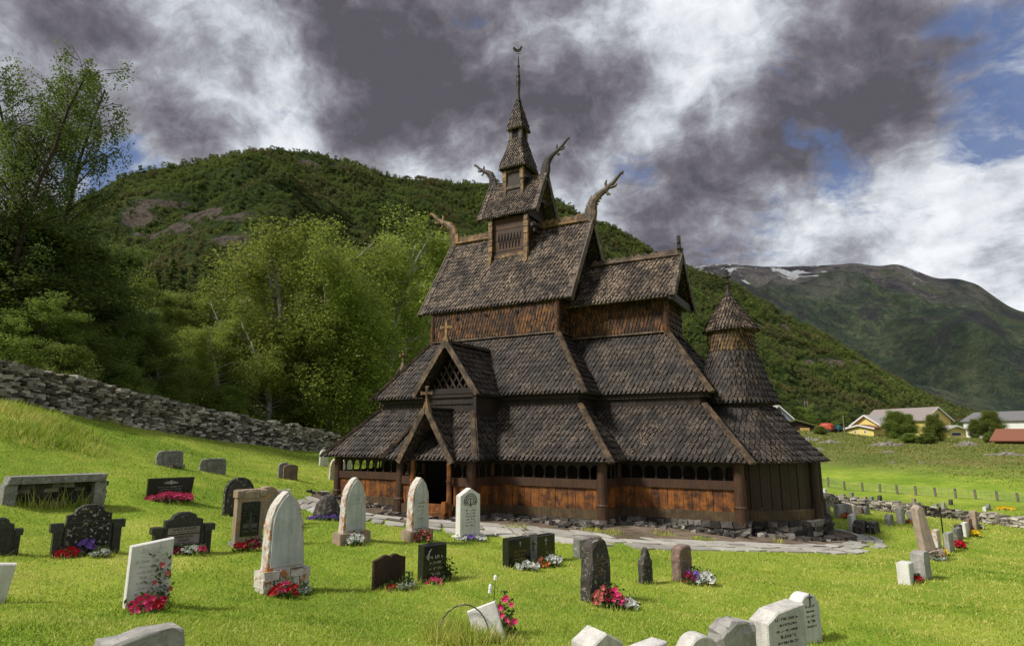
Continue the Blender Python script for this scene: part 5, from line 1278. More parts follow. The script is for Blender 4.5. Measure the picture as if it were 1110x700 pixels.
# box tomb: concrete frame open to the front
p=hit(57,548); d=(p-CAM).xy.length; H=at_d(57,514.5,d).z-p.z
o=empty('box_tomb',tuple(p),PHI+PI/2+.1); tag(o,'wide concrete-framed tomb front with dark rubble recess and tall weeds','tomb')
Wt=103*d/F*.64
def chb(nm,m_,mt): c=m_.build(nm,M[mt]); c.parent=o; return c
m=MB(); slab(m,[(-Wt/2-.03,H-.17),(Wt/2+.03,H-.17),(Wt/2+.06,H),(-Wt/2,H)],.6,.02,jit=.008); chb('lintel',m,'granite_grey')
for s in (-1,1): m=MB(); slab(m,[(s*Wt*.47-.12,-.3),(s*Wt*.47+.12,-.3),(s*Wt*.47+.12,H-.17),(s*Wt*.47-.12,H-.17)],.5,.02); chb('side_post',m,'granite_grey')
m=MB()
for zz in np.arange(0,H-.2,.1):
    x=-Wt*.45
    while x<Wt*.45: w_=R.uniform(.15,.4); m.box((x+w_/2,.12,zz+.05),(w_,.2,.095),jit=.015); x+=w_
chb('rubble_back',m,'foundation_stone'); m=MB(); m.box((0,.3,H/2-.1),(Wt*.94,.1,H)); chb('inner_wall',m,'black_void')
TOMB=(p,Wt)
# iron grave marker on a thin post
p=hit(1024,592); d=(p-CAM).xy.length; H=at_d(1024,551,d).z-p.z; m=MB(); m.tube([(0,0,-.1),(0,0,H)],.02,6); m.box((0,0,H*.84),(.05,.3,.03)); m.box((0,0,H),(.06,.06,.1)); o=m.build('iron_cross',M['black_granite']); o.location=p; tag(o,'thin dark iron cross standing in the right-hand grave row','cross')
# wire hoop and small details in the foreground
p=hit(502,694); m=MB(); m.tube([(math.cos(a)*.3,math.sin(a)*.12,math.sin(a)*.35) for a in np.linspace(0,PI,15)],.008,5); o=m.build('wire_hoop',M['stone_rough_dark']); o.location=p; o.rotation_euler=(0,0,YAW); tag(o,'thin dark wire hoop in long grass by the tilted white stone','hoop')
# ------------------------------------------------------------------ flowers
def petal(name,c,c2=None): simple(name,[(.3,c),(.7,c2 or tuple(x*.7 for x in c))],scale=40,bmp=0,rough=.6)
petal('petal_red',(.55,.01,.03)); petal('petal_pink',(.80,.10,.28),(.75,.03,.15)); petal('petal_white',(.80,.80,.78)); petal('petal_violet',(.25,.12,.55)); petal('petal_yellow',(.80,.55,.02)); petal('petal_orange',(.75,.22,.05)); petal('petal_darkred',(.25,.01,.04)); petal('petal_salmon',(.62,.16,.14)); petal('leaf_silver',(.38,.42,.36)); 
leafmat('leaf_plant',(.015,.04,.008),(.03,.065,.012),(.06,.10,.02),.2)
def flowers(px,py,wpx,hh,cols,label,n=None,leaf='leaf_plant',fs=.055,group=None,dens=1.0,dy=0.0,name='flower_bed',shape=None):
    p=hit(px,py); d=(p-CAM).xy.length; W=wpx*d/F*math.cos(math.atan2(abs(px-555),F))**2; fs=fs*.72; n=n or int(max(8,min(90,W*70)))*dens; n=int(n)
    o=empty(name,tuple(p),YAW-math.atan2(px-555,F)*1.0); q=random.Random(int(px*7+py))
    nl=int(120+520*W); P=np.stack([rg.normal(0,W*.24,nl),rg.normal(0,.07+W*.08,nl),np.abs(rg.normal(0,hh*.42,nl))],1); P[:,2]=np.minimum(P[:,2],hh)
    u=rg.normal(size=(nl,3)); u/=np.linalg.norm(u,axis=1)[:,None]; w_=np.cross(u,rg.normal(size=(nl,3))); w_/=np.linalg.norm(w_,axis=1)[:,None]; s=.07
    npmesh('foliage',np.stack([P-u*s*.5,P+w_*s*.22,P+u*s*.5,P-w_*s*.22],1).reshape(-1,3),4,M[leaf]).parent=o
    by={}
    k=len(cols)
    for i in range(n):
        x=(i+q.random())/n-.5; ci=cols[min(int((x+.5)*k),k-1)]
        if q.random()<.12: ci=q.choice(cols)
        mb=by.setdefault(ci,MB()); c=V((x*W,q.uniform(-.12,.04)-.05,hh*q.uniform(.35,1.0)*(1-.5*abs(x)*1.4)))
        f=fs*q.uniform(.7,1.25); ax=q.uniform(0,6)
        if ci=='leaf_silver':
            for j in range(9):
                a=q.uniform(0,6.28); e=V((math.cos(a),math.sin(a),q.uniform(.5,1.6))).normalized()*q.uniform(.06,.13); c0=V((c.x,c.y,.02)); mb.beam(c0,c0+e,.022,.006)
            continue
        for L_ in range(2):
            for j in range(5):
                a=ax+j*2*PI/5+L_*.6; dr=V((math.cos(a),-.55+math.sin(a)*.3,math.sin(a)*.9)); r_=f*(1-.35*L_)
                t_=V((-math.sin(a),0,math.cos(a)*.9)); mb.add([c+V((0,-.01*L_,0)),c+dr*r_*.6+t_*r_*.33+V((0,-.012,0)),c+dr*r_,c+dr*r_*.6-t_*r_*.33+V((0,-.012,0))],[(0,1,2,3)])
    for ci,mb in by.items():
        c=mb.build('blossoms' if ci!='leaf_silver' else 'silver_leaves',M[ci]); c.parent=o
    tag(o,label,'flowers',group); TUFTS.append((p.x,p.y,W*.7,YAW-PI/2,d)); return o
FL=flowers
FL(183,543.5,50,.26,['petal_pink'],'row of bright pink flowers in front of the polished black slanted stone',fs=.075,dens=1.3)
FL(190,507,16,.14,['petal_white','petal_red','leaf_silver'],'tiny white and red flowers at the foot of the highest grey slab')
FL(72,604,24,.2,['petal_red'],'bright red flowers left of centre before the black spotted gravestone',fs=.065)
FL(94,601,20,.34,['petal_violet'],'pale violet flowers beside the red ones before the black stone')
FL(109,603,16,.18,['leaf_silver','petal_white'],'silver-leaved plant right of the violet flowers')
FL(205,600,34,.18,['petal_darkred','petal_white','petal_white','petal_pink'],'mixed dark red and white flowers before the pale lettered panels')
FL(268,596,26,.24,['petal_red','petal_darkred'],'deep red flowers at the foot of the framed tan stone',fs=.065)
FL(281,592,11,.2,['leaf_silver'],'silver-leaved plant right of the deep red flowers')
FL(307,647,28,.26,['petal_red','petal_pink','petal_red'],'crimson flowers before the rubble base of the big white stone',fs=.06)
FL(328,643,12,.2,['leaf_silver'],'pale silver plant beside the crimson flowers')
FL(158,662,36,.2,['petal_pink','petal_pink','petal_red'],'pink and red roses at the foot of the white marble stone',fs=.08)
o=FL(172,656,22,.62,['petal_salmon'],'leafy young rose bush in front of the white marble stone',n=4,name='rose_bush')
FL(352,563,36,.16,['petal_violet'],'low purple flowers round the grey boulder',fs=.05,dens=1.6)
FL(385,590,16,.28,['petal_white'],'white pansies before the pointed stone left of the doorway',dens=2)
FL(458,587,17,.3,['petal_darkred','petal_salmon'],'dark pink flowers beside the stone in front of the doorway',dens=1.3)
FL(511,585.5,30,.14,['petal_white','petal_violet','petal_white'],'white and lilac flowers along the foot of the peaked white stone',dens=1.6)
FL(424,638,9,.14,['petal_red'],'small red flower before the brown slate stone',n=3)
FL(441,637,12,.24,['leaf_silver'],'pale silver-leaved plant right of the brown slate stone')
FL(470,631.5,16,.1,['petal_pink'],'pale pink flowers before the polished black block',fs=.05)
o=FL(484,628,16,.36,['leaf_silver'],'dark feathery shrub at the right side of the polished black block',n=1)
FL(572,618,22,.2,['petal_white'],'white flowers before the left black stone of the pair',fs=.06,dens=1.4)
FL(588,614,14,.2,['petal_salmon','petal_orange'],'rusty red plant between the white flowers of the paired stones')
FL(600,613,16,.28,['petal_white'],'white flowers before the right black stone of the pair',fs=.06,dens=1.4)
FL(660,657,30,.34,['petal_salmon','petal_darkred','petal_pink'],'rosy pink begonias before the tall dark stone',fs=.065,dens=1.5)
FL(672,656,34,.14,['petal_white'],'low white alyssum in front of the rosy begonias',fs=.055,dens=2.0)
FL(752,632,18,.3,['petal_darkred','petal_violet'],'dark red and violet flowers beside the reddish stone',dens=1.3)
FL(765,633,18,.28,['petal_white','petal_white'],'white flowers furthest right of the reddish stone',fs=.06,dens=1.6)
FL(548,689,18,.5,['petal_pink','petal_pink'],'tall pink carnations right of the tilted white stone',fs=.06,n=9)
FL(886,693,8,.1,['petal_orange'],'tiny flowers by the slim white round-topped stone',n=3)
FL(992,630,14,.16,['petal_red'],'red flowers between the white block and the rough grey stone')
FL(1012,607,24,.22,['petal_orange','leaf_silver','leaf_silver'],'silver and orange plants at the foot of the obelisk')
FL(1023,602,10,.24,['petal_darkred','petal_yellow'],'dark red and yellow flowers beside the thin lichened stone')
FL(1041,594,11,.3,['petal_red'],'bright red flowers in the right-hand grave row',fs=.07,dens=2)
FL(1057,581,11,.25,['petal_yellow'],'yellow flowers at the far end of the right-hand row',fs=.08,dens=2)
FL(1054,578,6,.3,['petal_red'],'small red flowers behind the yellow ones')
FL(1063,573,7,.2,['petal_white'],'small white flowers near the low wall')
FL(918,562,12,.25,['petal_orange','petal_red'],'orange flowers in the cluster right of the apse',fs=.07)
FL(985,568,8,.2,['petal_orange'],'orange flowers between two pale stones before the low wall')
FL(1090,552,18,.2,['petal_yellow'],'yellow flowers on the grass beyond the low wall',fs=.12,dens=2)
# tall stem with white bells
p=hit(534,690); d=(p-CAM).xy.length; H=at_d(535,624,d).z-p.z; o=empty('foxglove',tuple(p),YAW); m=MB(); m.tube([(0,0,0),(.01,0,H*.5),(.03,0,H)],[.008,.006,.003],5); c=m.build('stem',M['leaf_plant']); c.parent=o
m=MB()
for z,x in ((.83,-.03),(.76,-.035),(.98,.03)): m.lathe((x,0,H*z),[(.008,.03),(.022,.01),(.026,-.025)],7)
c=m.build('blossoms',M['petal_white']); c.parent=o; tag(o,'tall thin flower stem with a few white bells beside the tilted white stone','flower')
simple('fence_wood',[(.3,(.10,.085,.065)),(.7,(.22,.19,.155))],scale=5)
# ------------------------------------------------------------------ farm across the field
def paint(name,c,rough=.7):
    def fn(t,b):
        p=opos(t); mp=t.node('ShaderNodeMapping',inp={'Scale':(6,6,.4)}); t.l.new(p,mp.inputs[0]); n=t.noise(mp.outputs[0],1,4,.6); setc(t,b,t.mix(t.rng(n,.3,.75,0,.5),c,tuple(x*.62 for x in c)))
    M[name]=material(name,fn,rough)
paint('yellow_paint',(.74,.60,.20)); paint('white_paint',(.72,.72,.70)); paint('grey_paint',(.22,.25,.30)); paint('brown_board',(.045,.022,.016)); paint('orange_roof',(.22,.085,.048)); paint('grey_roof',(.27,.23,.215)); paint('metal_roof',(.40,.37,.35)); paint('solar',(.17,.165,.17)); paint('glass_dark',(.03,.035,.04),.2); paint('red_paint',(.50,.07,.03)); paint('teal_paint',(.02,.12,.16)); paint('turf_roof',(.10,.11,.04)); paint('tan_board',(.5,.36,.12))
def house(name,cat,px,d,W,L,eh,rh,rz,wall,roof,label,wins=(),doors=(),dz=0,over=.5,roof_t=.18,trim='white_paint',gw=(),p=None,group=None):
    """gable end faces local -Y, ridge along Y"""
    p=p or at_d(px,474,d); g=ground(p.x,p.y)+dz; o=empty(name,(p.x,p.y,g),rz); w=W/2
    def ch(nm,m_,mt,par=o): c=m_.build(nm,M[mt]); c.parent=par; return c
    m=MB(); m.add([(-w,0,-2),(w,0,-2),(w,L,-2),(-w,L,-2),(-w,0,eh),(w,0,eh),(w,L,eh),(-w,L,eh),(0,0,rh),(0,L,rh)],[(0,1,5,8,4),(1,2,6,5),(2,3,7,9,6),(3,0,4,7)]); wl_=ch('wall',m,wall)
    for s in (-1,1):
        m=MB(); sl_=(rh-eh)/w; a=V((s*(w+over),0,eh-sl_*over)); b=V((0,0,rh)); n=V((s*(rh-eh),0,w)).normalized()*roof_t
        q=[V((a.x,-over,a.z)),V((0,-over,b.z)),V((0,L+over,b.z)),V((a.x,L+over,a.z))]; q=[v_+n*.1 for v_ in q]; m.add(q+[v_+n for v_ in q],[(0,1,2,3),(7,6,5,4),(0,4,5,1),(1,5,6,2),(2,6,7,3),(3,7,4,0)]); ch('roof',m,roof)
        m=MB(); m.beam(q[0]+V((0,-.04,0)),q[1]+V((0,-.04,0)),.08,.28,up=n); ch('bargeboard',m,trim)
    for side,u,z,ww,hh in wins:
        m=MB();f=MB()
        if side=='g': m.box((u,-.05,z),(ww,.06,hh)); f.box((u,-.03,z),(ww+.24,.06,hh+.24))
        else:
            s=1 if side=='r' else -1; m.box((s*(w+.05),u,z),(.06,ww,hh)); f.box((s*(w+.03),u,z),(.06,ww+.24,hh+.24))
        fr=ch('window',f,trim); ch('pane',m,'glass_dark',fr)
    for side,u,z,ww,hh,mt in doors:
        m=MB()
        if side=='g': m.box((u,-.05,z),(ww,.08,hh))
        else: s=1 if side=='r' else -1; m.box((s*(w+.05),u,z),(.08,ww,hh))
        ch('door',m,mt)
    tag(o,label,cat,group); return o
def bear(px): return math.atan2(ray(px,474).y,ray(px,474).x)
# local -Y must face the viewer, turned right by k degrees
def facing(px,k): return bear(px)-PI/2+math.radians(k)
house('yellow_barn','barn',1019,165,7.6,15.5,4.4,7.1,facing(1019,52),'yellow_paint','grey_roof','large yellow barn with a long weathered grey roof and a gable window',wins=[('g',0,5.3,.8,.8)],doors=[('g',0,1.5,2,2.6,'brown_board')],dz=-.6)
house('yellow_barn','barn',940,150,5.6,9,3.0,4.9,facing(940,-28),'yellow_paint','metal_roof','lower yellow barn wing with pale metal roof standing in front of the long barn',wins=[('r',2.5,2.1,.8,.7),('r',6.4,2.1,.8,.7)],doors=[('r',4.5,.6,3.5,1.1,'brown_board')],dz=-.9)
house('lean_to_shed','shed',933,146.5,5.4,3.2,2.6,3.2,facing(933,-28),'yellow_paint','orange_roof','low yellow shed with a rusty pink roof at the left end of the barns',wins=[('g',-1,1.9,.3,.3),('g',1,1.9,.3,.3)],dz=-1.2)
house('yellow_shed','shed',1037,163,4.5,5,2.6,3.3,facing(1036,40),'yellow_paint','metal_roof','small flat-roofed yellow shed at the right end of the large barn',wins=[('g',0,1.6,2.0,.5)],dz=-.8)
house('long_building','barn',1150,190,12,17,4.2,6.4,facing(1150,66),'white_paint','solar','white farm building with a dark panelled roof behind the trees on the right',dz=.2)
house('red_roof_shed','shed',1190,118,5.6,11,2.2,3.7,facing(1190,78),'brown_board','orange_roof','dark timber shed with a rusty red roof cut off by the right edge',trim='brown_board',wins=[],dz=-1.3)
house('grey_house','house',846,158,6.4,8,5.8,8.9,facing(849,20),'grey_paint','metal_roof','grey wooden house with white trim seen beside the church apse',wins=[('g',-1.5,4.6,1.1,1.5),('g',1.5,4.6,1.1,1.5),('g',0,7.0,1.6,1.1),('g',-1.5,1.9,1.1,1.5),('g',1.5,1.9,1.1,1.5)],dz=-3.6)
house('turf_roof_cabin','cabin',864,142,7,4.5,1.9,3.0,facing(864,8),'brown_board','turf_roof','small cabin with a low green turf roof right of the grey house',doors=[('g',1.6,.8,1.8,1.2,'tan_board')],dz=-.9,trim='turf_roof')
# red feed trailer and teal car
def farm_vehicle(px,d,w,h,mat,nm,cat,label):
    p=at_d(px,474,d); o=empty(nm,(p.x,p.y,ground(p.x,p.y)-.1),facing(px,70))
    m=MB(); pl=[(-w/2,.5),(w/2,.5),(w/2,h*.75),(w*.3,h),(-w*.3,h),(-w/2,h*.8)]; m.prism(pl,(0,0,0),(0,1,0),(0,0,1),(1,0,0),-.8,.8); c=m.build('body',M[mat]); c.parent=o
    for s in (-.3,.3):
        for x in (-.75,.75): m=MB(); m.lathe((0,0,0),[(0,-.12),(.38,-.12),(.42,0),(.38,.12),(0,.12)],12); m.v=[(x+b[2],s*w+b[0],.4+b[1]) for b in m.v]; c=m.build('wheel',M['black_carved']); c.parent=o
    m=MB(); m.prism([(-w*.28,h*.7),(w*.3,h*.7),(w*.24,h*.95),(-w*.22,h*.95)],(0,0,0),(0,1,0),(0,0,1),(1,0,0),-.82,.82); c=m.build('window',M['glass_dark' if mat!='red_paint' else 'petal_salmon']); c.parent=o
    tag(o,label,cat)
farm_vehicle(897,145,2.4,1.9,'red_paint','farm_trailer','trailer','small red and pale trailer parked between the cabin and the barns')
farm_vehicle(906.5,147,2.0,1.5,'teal_paint','parked_car','car','small dark teal car parked right of the red trailer')
# wooden utility poles
for px,pt,d,lb in ((916,451,140,'short wooden pole at the left corner of the yellow barns'),(875.5,434.5,175,'left wooden pole of the twin power poles on the wooded slope'),(878.5,434.5,175,'right wooden pole of the twin power poles on the wooded slope')):
    p=at_d(px,474,d); g=ground(p.x,p.y); h=top_h(px,pt,d); m=MB(); m.tube([(0,0,-1),(0,0,h)],[.16,.11],7)
    o=empty('utility_pole',(p.x,p.y,g)); c=m.build('pole',M['fence_wood']); c.parent=o
    if d>150: m=MB(); m.beam((-.2,0,h-.3),(1.0 if px<877 else .2,0,h-.3),.12,.12); c=m.build('crossarm',M['fence_wood']); c.parent=o
    tag(o,lb,'pole')
FG='trees around the farm'
for k,nm,px,pt,d,wd,lb in [('bush','broadleaf_tree',972,446,140,1.1,'small grey-green tree in front of the middle of the yellow barns'),('bush','broadleaf_tree',985,449,141,1.0,'loose green tree just right of another in front of the yellow barns'),
   ('bush','broadleaf_tree',1014,450,128,1.05,'round dark green tree before the gable of the large yellow barn'),('bush','broadleaf_tree',1076,446,150,1.1,'leafy green tree before the white farm building'),('bush','broadleaf_tree',1058,455,150,.9,'smaller dark tree left of the white farm building'),
   ('dark','broadleaf_tree',863,440,165,.9,'tall dark tree behind the turf-roofed cabin'),('ash','broadleaf_tree',878,440,168,1.2,'rounded tree below the twin power poles'),('bush','broadleaf_tree',1070,470,124,1.1,'dark low tree beside the red-roofed shed'),
   ('dark','broadleaf_tree',895,452,172,1.3,'dark tree behind the red trailer'),('ash','broadleaf_tree',912,446,176,1.1,'green tree behind the left corner of the barns')]:
    h=top_h(px,pt,d); place_tree(k,nm,px,0,d,h,lb,FG,wide=wd)
for px,pt,d,w_,lb in [(987,476,116,2.6,'long clipped dark hedge below the barns'),(1004,475.5,114,2.4,'dark hedge joining the round tree on its right'),(890,462,138,2.2,'low hedge behind the lawn near the red trailer')]:
    o=place_tree('bush','hedge',px,0,d,max(1.6,top_h(px,pt,d)),lb,'hedges at the farm',wide=w_); o['category']='hedge'
# outcrops of rock in the field
def outcrop(px,py,w,h,label,mat='granite_grey',n=7,base=None):
    p=base or hit(px,py); d=(p-CAM).xy.length; W=w*d/F*math.cos(math.atan2(abs(px-555),F))**2; H=h*d/F*.8; mb=MB(); q=random.Random(int(px)); fw=facing(px,0)
    for i in range(n):
        x=(i+.5)/n-.5; r=(.6+.6*q.random())*W/n; cx=p.x+math.cos(fw)*x*W; cy=p.y+math.sin(fw)*x*W; 
        vs=[];fs=[];k=9;g=ground(cx,cy)
        rg_=[(-.4,1.2),(.2,1.05),(.6,.8),(.9,.4)]
        hh=H*(1-abs(x)*1.2)*q.uniform(.6,1.2)
        for z,rr in rg_:
            for j in range(k): a=2*PI*j/k; s_=r*rr*(1+q.uniform(-.25,.25)); vs.append((cx+math.cos(a)*s_,cy+math.sin(a)*s_*.7,g+hh*(z+q.uniform(-.1,.1))))
        for a_ in range(3):
            for j in range(k): fs.append((a_*k+j,a_*k+(j+1)%k,(a_+1)*k+(j+1)%k,(a_+1)*k+j))
        fs.append(tuple(range(3*k,4*k))); mb.add(vs,fs)
    o=mb.build('rock_outcrop',M[mat]); tag(o,label,'rocks'); return o
stonemat('field_rock',(.30,.27,.24),(.12,.105,.09),scale=1.2,spots=.5,spotc=(.06,.07,.03))
for px,py,w,h,lb in [(960,483,34,6,'long low grey rock outcrop below the yellow barns'),(1047,484,26,7,'sloping rock outcrop right of the hedge'),(877,478,20,6,'pale rocks on the slope beside the church apse'),(900,480,22,5,'pale boulders in the grass left of the barns'),(1090,493,44,4,'row of pale boulders below the red-roofed shed'),(968,501.5,7,2.5,'single flat pale rock in the middle of the meadow'),(999,501.5,6,2,'small flat pale rock right of the single one in the meadow'),(962,490,14,2,'thin strip of flat rock in the upper meadow'),(888,488,10,4,'small reddish rock just right of the church in the meadow')]: outcrop(px,py,w,h,lb,'field_rock')
# ------------------------------------------------------------------ post and wire fence
fo_=empty('wire_fence',(0,0,0)); tag(fo_,'weathered wooden post and wire mesh fence crossing the field','fence'); tops=[]
fx=[(845,523,511.5),(862,524.5,513),(880,526,514.5),(898,528,517),(916,531.2,521.5),(935,532.4,522.5),(954,533.6,524),(973,535,525),(993,536.8,526.5),(1014.5,538.3,528),(1036,539.6,529),(1058,541,530.5),(1081,542.7,532),(1104,544.3,533.8),(1128,546,535),(1153,548,537)]
for px,pb,pt in fx:
    p=hit(px,pb); d=(p-CAM).xy.length; h=at_d(px,pt,d).z-p.z; m=MB(); m.tube([(p.x,p.y,p.z-.3),(p.x+R.uniform(-.04,.04),p.y,p.z+h)],.085,6); c=m.build('post',M['fence_wood']); c.parent=fo_; tops.append((p,h))
simple('wire',[(0,(.18,.18,.16)),(1,(.26,.26,.24))],bmp=0)
m=MB()
for (a,ha),(b,hb) in zip(tops,tops[1:]):
    for k in (.15,.4,.65,.9): m.tube([a+V((0,0,ha*k)),b+V((0,0,hb*k))],.012,3,cap=False)
    n=int((b-a).length/.35)
    for i in range(n): q=a.lerp(b,i/n); m.tube([q,q+V((0,0,ha*.9))],.008,3,cap=False)
c=m.build('wire_mesh',M['wire']); c.parent=fo_
# ------------------------------------------------------------------ grass blades
def bladefn(t,b):
    p=gpos(t); r=isl(t); n=t.noise(p,.9,4,.65)
    n=t.math('ADD',t.math('MULTIPLY',n,.55),t.math('MULTIPLY',t.noise(p,.2,4,.6),.6)); f=t.math('ADD',t.math('MULTIPLY',r,.28),t.math('MULTIPLY',t.math('SUBTRACT',n,.12),.85)); c=t.ramp(f,[(.24,(.05,.12,.012)),(.38,(.16,.28,.024)),(.52,(.36,.45,.05)),(.68,(.68,.60,.20))]); setc(t,b,c)
    out=t.nt.nodes['Material Output']; tl=t.node('ShaderNodeBsdfTranslucent',inp={'Color':c}); mx=t.node('ShaderNodeMixShader',inp={0:.4,1:b.outputs[0],2:tl.outputs[0]}); t.l.new(mx.outputs[0],out.inputs[0])
M['grass_blade']=material('grass_blade',bladefn,.55,.25)
NG=430000
az=YAW+PI/2+rg.uniform(-.92,.92,NG); dd=np.exp(rg.uniform(math.log(4.2),math.log(55),NG)); GXx=CAM.x+dd*np.cos(az); GYy=CAM.y+dd*np.sin(az)
hgt=(.022+.0013*dd)*(.5+rg.random(NG)); wid=.006+.0009*dd
# lush tufts round stones
tx=[];ty=[];th=[];tw_=[]
for x,y,W,ph,d in TUFTS:
    n=int(min(420,2600/max(d,6)*max(W,.4))); a=rg.uniform(-.5,.5,n)*(W+.12); b=rg.normal(0,.13,n); ux,uy=-math.sin(ph),math.cos(ph)
    tx.append(x+ux*a+math.cos(ph)*b); ty.append(y+uy*a+math.sin(ph)*b); th.append((.05+.08*rg.random(n))); tw_.append(np.full(n,.007+.0008*d))
def tuft(px,py,r,n,h):
    p=hit(px,py); a=rg.uniform(0,2*PI,n); q=rg.random(n)**.6*r; tx.append(p.x+np.cos(a)*q); ty.append(p.y+np.sin(a)*q); th.append(h*(.5+.6*rg.random(n))); d=(p-CAM).xy.length; tw_.append(np.full(n,.007+.0008*d))
tuft(500,692,.45,1200,.24); tuft(515,694,.2,250,.12); tuft(545,696,.25,250,.12)
p,Wt_=TOMB
n=260; a=rg.uniform(-.5,.5,n)*Wt_*.9; tx.append(p.x-math.sin(PHI+.1)*a+.35*math.cos(PHI)*rg.random(n)); ty.append(p.y+math.cos(PHI+.1)*a+.35*math.sin(PHI)*rg.random(n)); th.append(.12+.5*rg.random(n)**3); tw_.append(np.full(n,.022))
for px,py,r,n in ((60,458,1.6,1500),(30,452,1.2,900),(100,452,1.4,900),(70,478,1.3,700),(190,462,1,500),(20,470,1.2,800)): tuft(px,py,r,n,.36)
for px,py,r,n in ((478,562,.3,150),(560,572,.35,120),(640,575,.3,120),(660,578,.5,200),(757,585,.18,160),(720,580,.4,120),(770,587,.15,80),(845,588,.15,60)): tuft(px,py,r,n,.14)
# coarse meadow grass beyond the fence
NM=70000; az2=YAW+PI/2-rg.uniform(.25,.80,NM); d2=np.exp(rg.uniform(math.log(66),math.log(150),NM)); mx_=CAM.x+d2*np.cos(az2); my_=CAM.y+d2*np.sin(az2)
kk=d2>70+9*np.sin(mx_*.15)+9*rg.random(len(d2))**2*2; mx_,my_,d2=mx_[kk],my_[kk],d2[kk]; n=len(mx_); mh=(.07+.0028*(d2-60))*(.4+rg.random(n)); mz=groundN(mx_,my_)-.02; t_=rg.uniform(0,2*PI,n); mw=.05+.0014*d2
B=np.stack([mx_,my_,mz],1); ux=np.stack([np.cos(t_)*mw*.5,np.sin(t_)*mw*.5,np.zeros(n)],1); tip=B+np.stack([rg.normal(0,.3,n)*mh,rg.normal(0,.3,n)*mh,mh],1)
leafmat('meadow_blade',(.14,.19,.04),(.21,.245,.055),(.31,.27,.10),.3)
o=npmesh('meadow_grass',np.stack([B-ux,B+ux,tip],1).reshape(-1,3),3,M['meadow_blade']); tag(o,'tall mixed green and brown meadow grass beyond the fence','grass',kind='stuff')
keepT=len(GXx)
GXx=np.concatenate([GXx]+tx); GYy=np.concatenate([GYy]+ty); hgt=np.concatenate([hgt]+th); wid=np.concatenate([wid]+tw_)
bad=pin(PATHPOLY,GXx,GYy)|pin(DIRTX,GXx,GYy); bad[keepT:]&=False
churchbox=(np.abs(GXx)<6)&(np.abs(GYy)<5.2)|((GXx>5)&(GXx<12)&(np.abs(GYy)<3.4)); bad|=churchbox
# a few weeds between the flagstones survive
k=~bad|((rg.random(len(bad))<.02)&~churchbox)
GXx,GYy,hgt,wid=GXx[k],GYy[k],hgt[k],wid[k]; n=len(GXx); GZz=groundN(GXx,GYy)-.005
t_=rg.uniform(0,2*PI,n); ln=rg.normal(0,.45,(n,2))*hgt[:,None]
B=np.stack([GXx,GYy,GZz],1); ux=np.stack([np.cos(t_)*wid*.5,np.sin(t_)*wid*.5,np.zeros(n)],1)
tip=B+np.stack([ln[:,0],ln[:,1],hgt],1)
o=npmesh('grass',np.stack([B-ux,B+ux,tip],1).reshape(-1,3),3,M['grass_blade']); tag(o,'short yellow-green mown grass of the churchyard lawn','grass',kind='stuff')
# ------------------------------------------------------------------ world and sun
w=bpy.data.worlds.new('World'); sc.world=w; w.use_nodes=True; t=NT(w.node_tree); bg=w.node_tree.nodes['Background']
SUN=V((-.48,-.60,.80)).normalized()
sky=t.node('ShaderNodeTexSky',sky_type='NISHITA'); sky.sun_disc=False; sky.sun_elevation=math.asin(SUN.z); sky.sun_rotation=math.atan2(SUN.x,SUN.y)
sky.altitude=400
tc=t.n.new('ShaderNodeTexCoord').outputs['Generated']
nv=t.node('ShaderNodeVectorMath',operation='NORMALIZE',inp={0:tc}).outputs[0]
sep=t.node('ShaderNodeSeparateXYZ',inp={0:nv})
den=t.math('ADD',t.math('MAXIMUM',sep.outputs[2],0.0),.34)
cmb=t.node('ShaderNodeCombineXYZ',inp={0:t.math('DIVIDE',sep.outputs[0],den),1:t.math('DIVIDE',sep.outputs[1],den),2:.3}).outputs[0]
def blob(px,py,rad,amp,ax=1.0):
    d=ray(px,py).normalized(); D=t.node('ShaderNodeVectorMath',operation='DOT_PRODUCT',inp={0:nv,1:tuple(d)}).outputs['Value']
    c=math.cos(math.radians(rad)); return t.math('MULTIPLY',t.node('ShaderNodeMapRange',interpolation_type='SMOOTHSTEP',inp={0:D,1:c,2:1,3:0,4:1}).outputs[0],amp)
def add(*a):
    r=a[0]
    for b in a[1:]: r=t.math('ADD',r,b)
    return r
warp=t.noise(nv,3.0,4,.6,0,1)
wv=t.node('ShaderNodeVectorMath',operation='MULTIPLY_ADD',inp={0:warp,1:(.35,.35,.2),2:cmb}).outputs[0]
n1=t.noise(wv,1.5,3,.5); n2=t.noise(wv,3.8,9,.62); n3=t.noise(nv,13,6,.65)
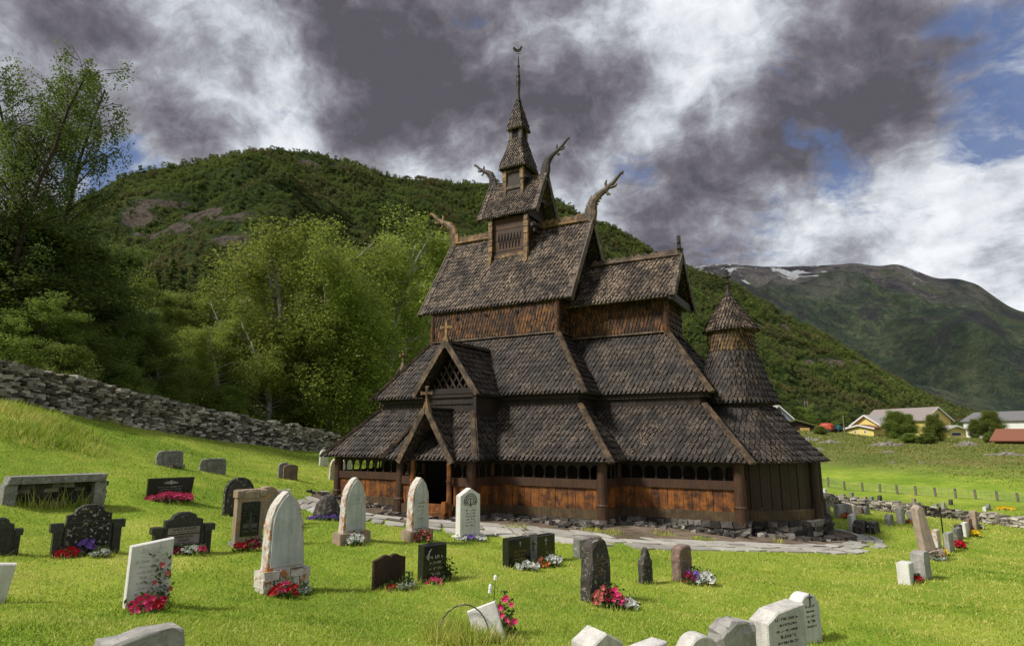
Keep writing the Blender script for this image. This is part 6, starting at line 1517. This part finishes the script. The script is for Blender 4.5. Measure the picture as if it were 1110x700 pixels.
br=add(t.math('MULTIPLY',t.math('SUBTRACT',n1,.5),1.2),t.math('MULTIPLY',t.math('SUBTRACT',n2,.5),1.9),t.math('MULTIPLY',t.math('SUBTRACT',n3,.5),.9),
  blob(560,70,15,-.30),blob(410,40,12,-.20),blob(650,130,8,-.16),blob(200,110,9,-.12),blob(80,70,11,-.08),blob(950,60,9,-.30),blob(750,225,8,-.18),blob(880,150,6,-.16),blob(490,110,8,-.15),
  blob(290,90,8,.14),blob(725,75,8,.06),blob(160,15,7,.16),blob(130,185,5,.22),blob(470,180,6,.28),blob(1000,250,14,.24),blob(1080,200,8,.12),blob(820,270,8,.25),blob(540,190,4,.15),blob(300,230,12,.06),blob(930,70,11,-.14),.50)
cl=t.ramp(br,[(0,(.095,.090,.108)),(.18,(.145,.137,.163)),(.32,(.215,.208,.240)),(.46,(.31,.318,.36)),(.60,(.46,.485,.53)),(.78,(.65,.68,.725)),(1,(.80,.82,.86))])
hole=add(t.math('MULTIPLY',t.math('SUBTRACT',t.noise(wv,4.2,9,.62),.5),2.9),blob(1090,70,9,.52),blob(870,95,6,.36),blob(112,184,5,.75),blob(690,222,6,.5),blob(865,210,7,.5),blob(1075,125,6,.4),blob(455,150,3,.25),blob(60,20,4,.2),-.12)
hm=t.rng(hole,.22,.60)
skc=t.node('ShaderNodeVectorMath',operation='SCALE',inp={0:sky.outputs[0],'Scale':.1}).outputs[0]
blue=t.mix(.8,skc,(.10,.155,.33))
col=t.mix(t.math('MULTIPLY',hm,.9),cl,blue)
hz=t.rng(sep.outputs[2],-.02,.10,1,0); col=t.mix(t.math('MULTIPLY',hz,.5),col,(.62,.64,.67))
low=t.rng(sep.outputs[2],-.05,0,1,0); col=t.mix(low,col,(.12,.13,.10))
t.l.new(col,bg.inputs[0]); bg.inputs[1].default_value=1.15; w.cycles.sampling_method='MANUAL'; w.cycles.sample_map_resolution=512
sl=bpy.data.lights.new('sun','SUN'); so=bpy.data.objects.new('sun',sl); COL.objects.link(so)
sl.energy=4.8; sl.angle=math.radians(11); sl.color=(1,.95,.86)
so.rotation_euler=SUN.to_track_quat('Z','Y').to_euler()
sc.view_settings.view_transform='Standard'; sc.view_settings.look='None'; sc.view_settings.exposure=0; sc.view_settings.gamma=1
sc.cycles.max_bounces=6; sc.cycles.transparent_max_bounces=8; sc.cycles.diffuse_bounces=3; sc.cycles.use_denoising=True
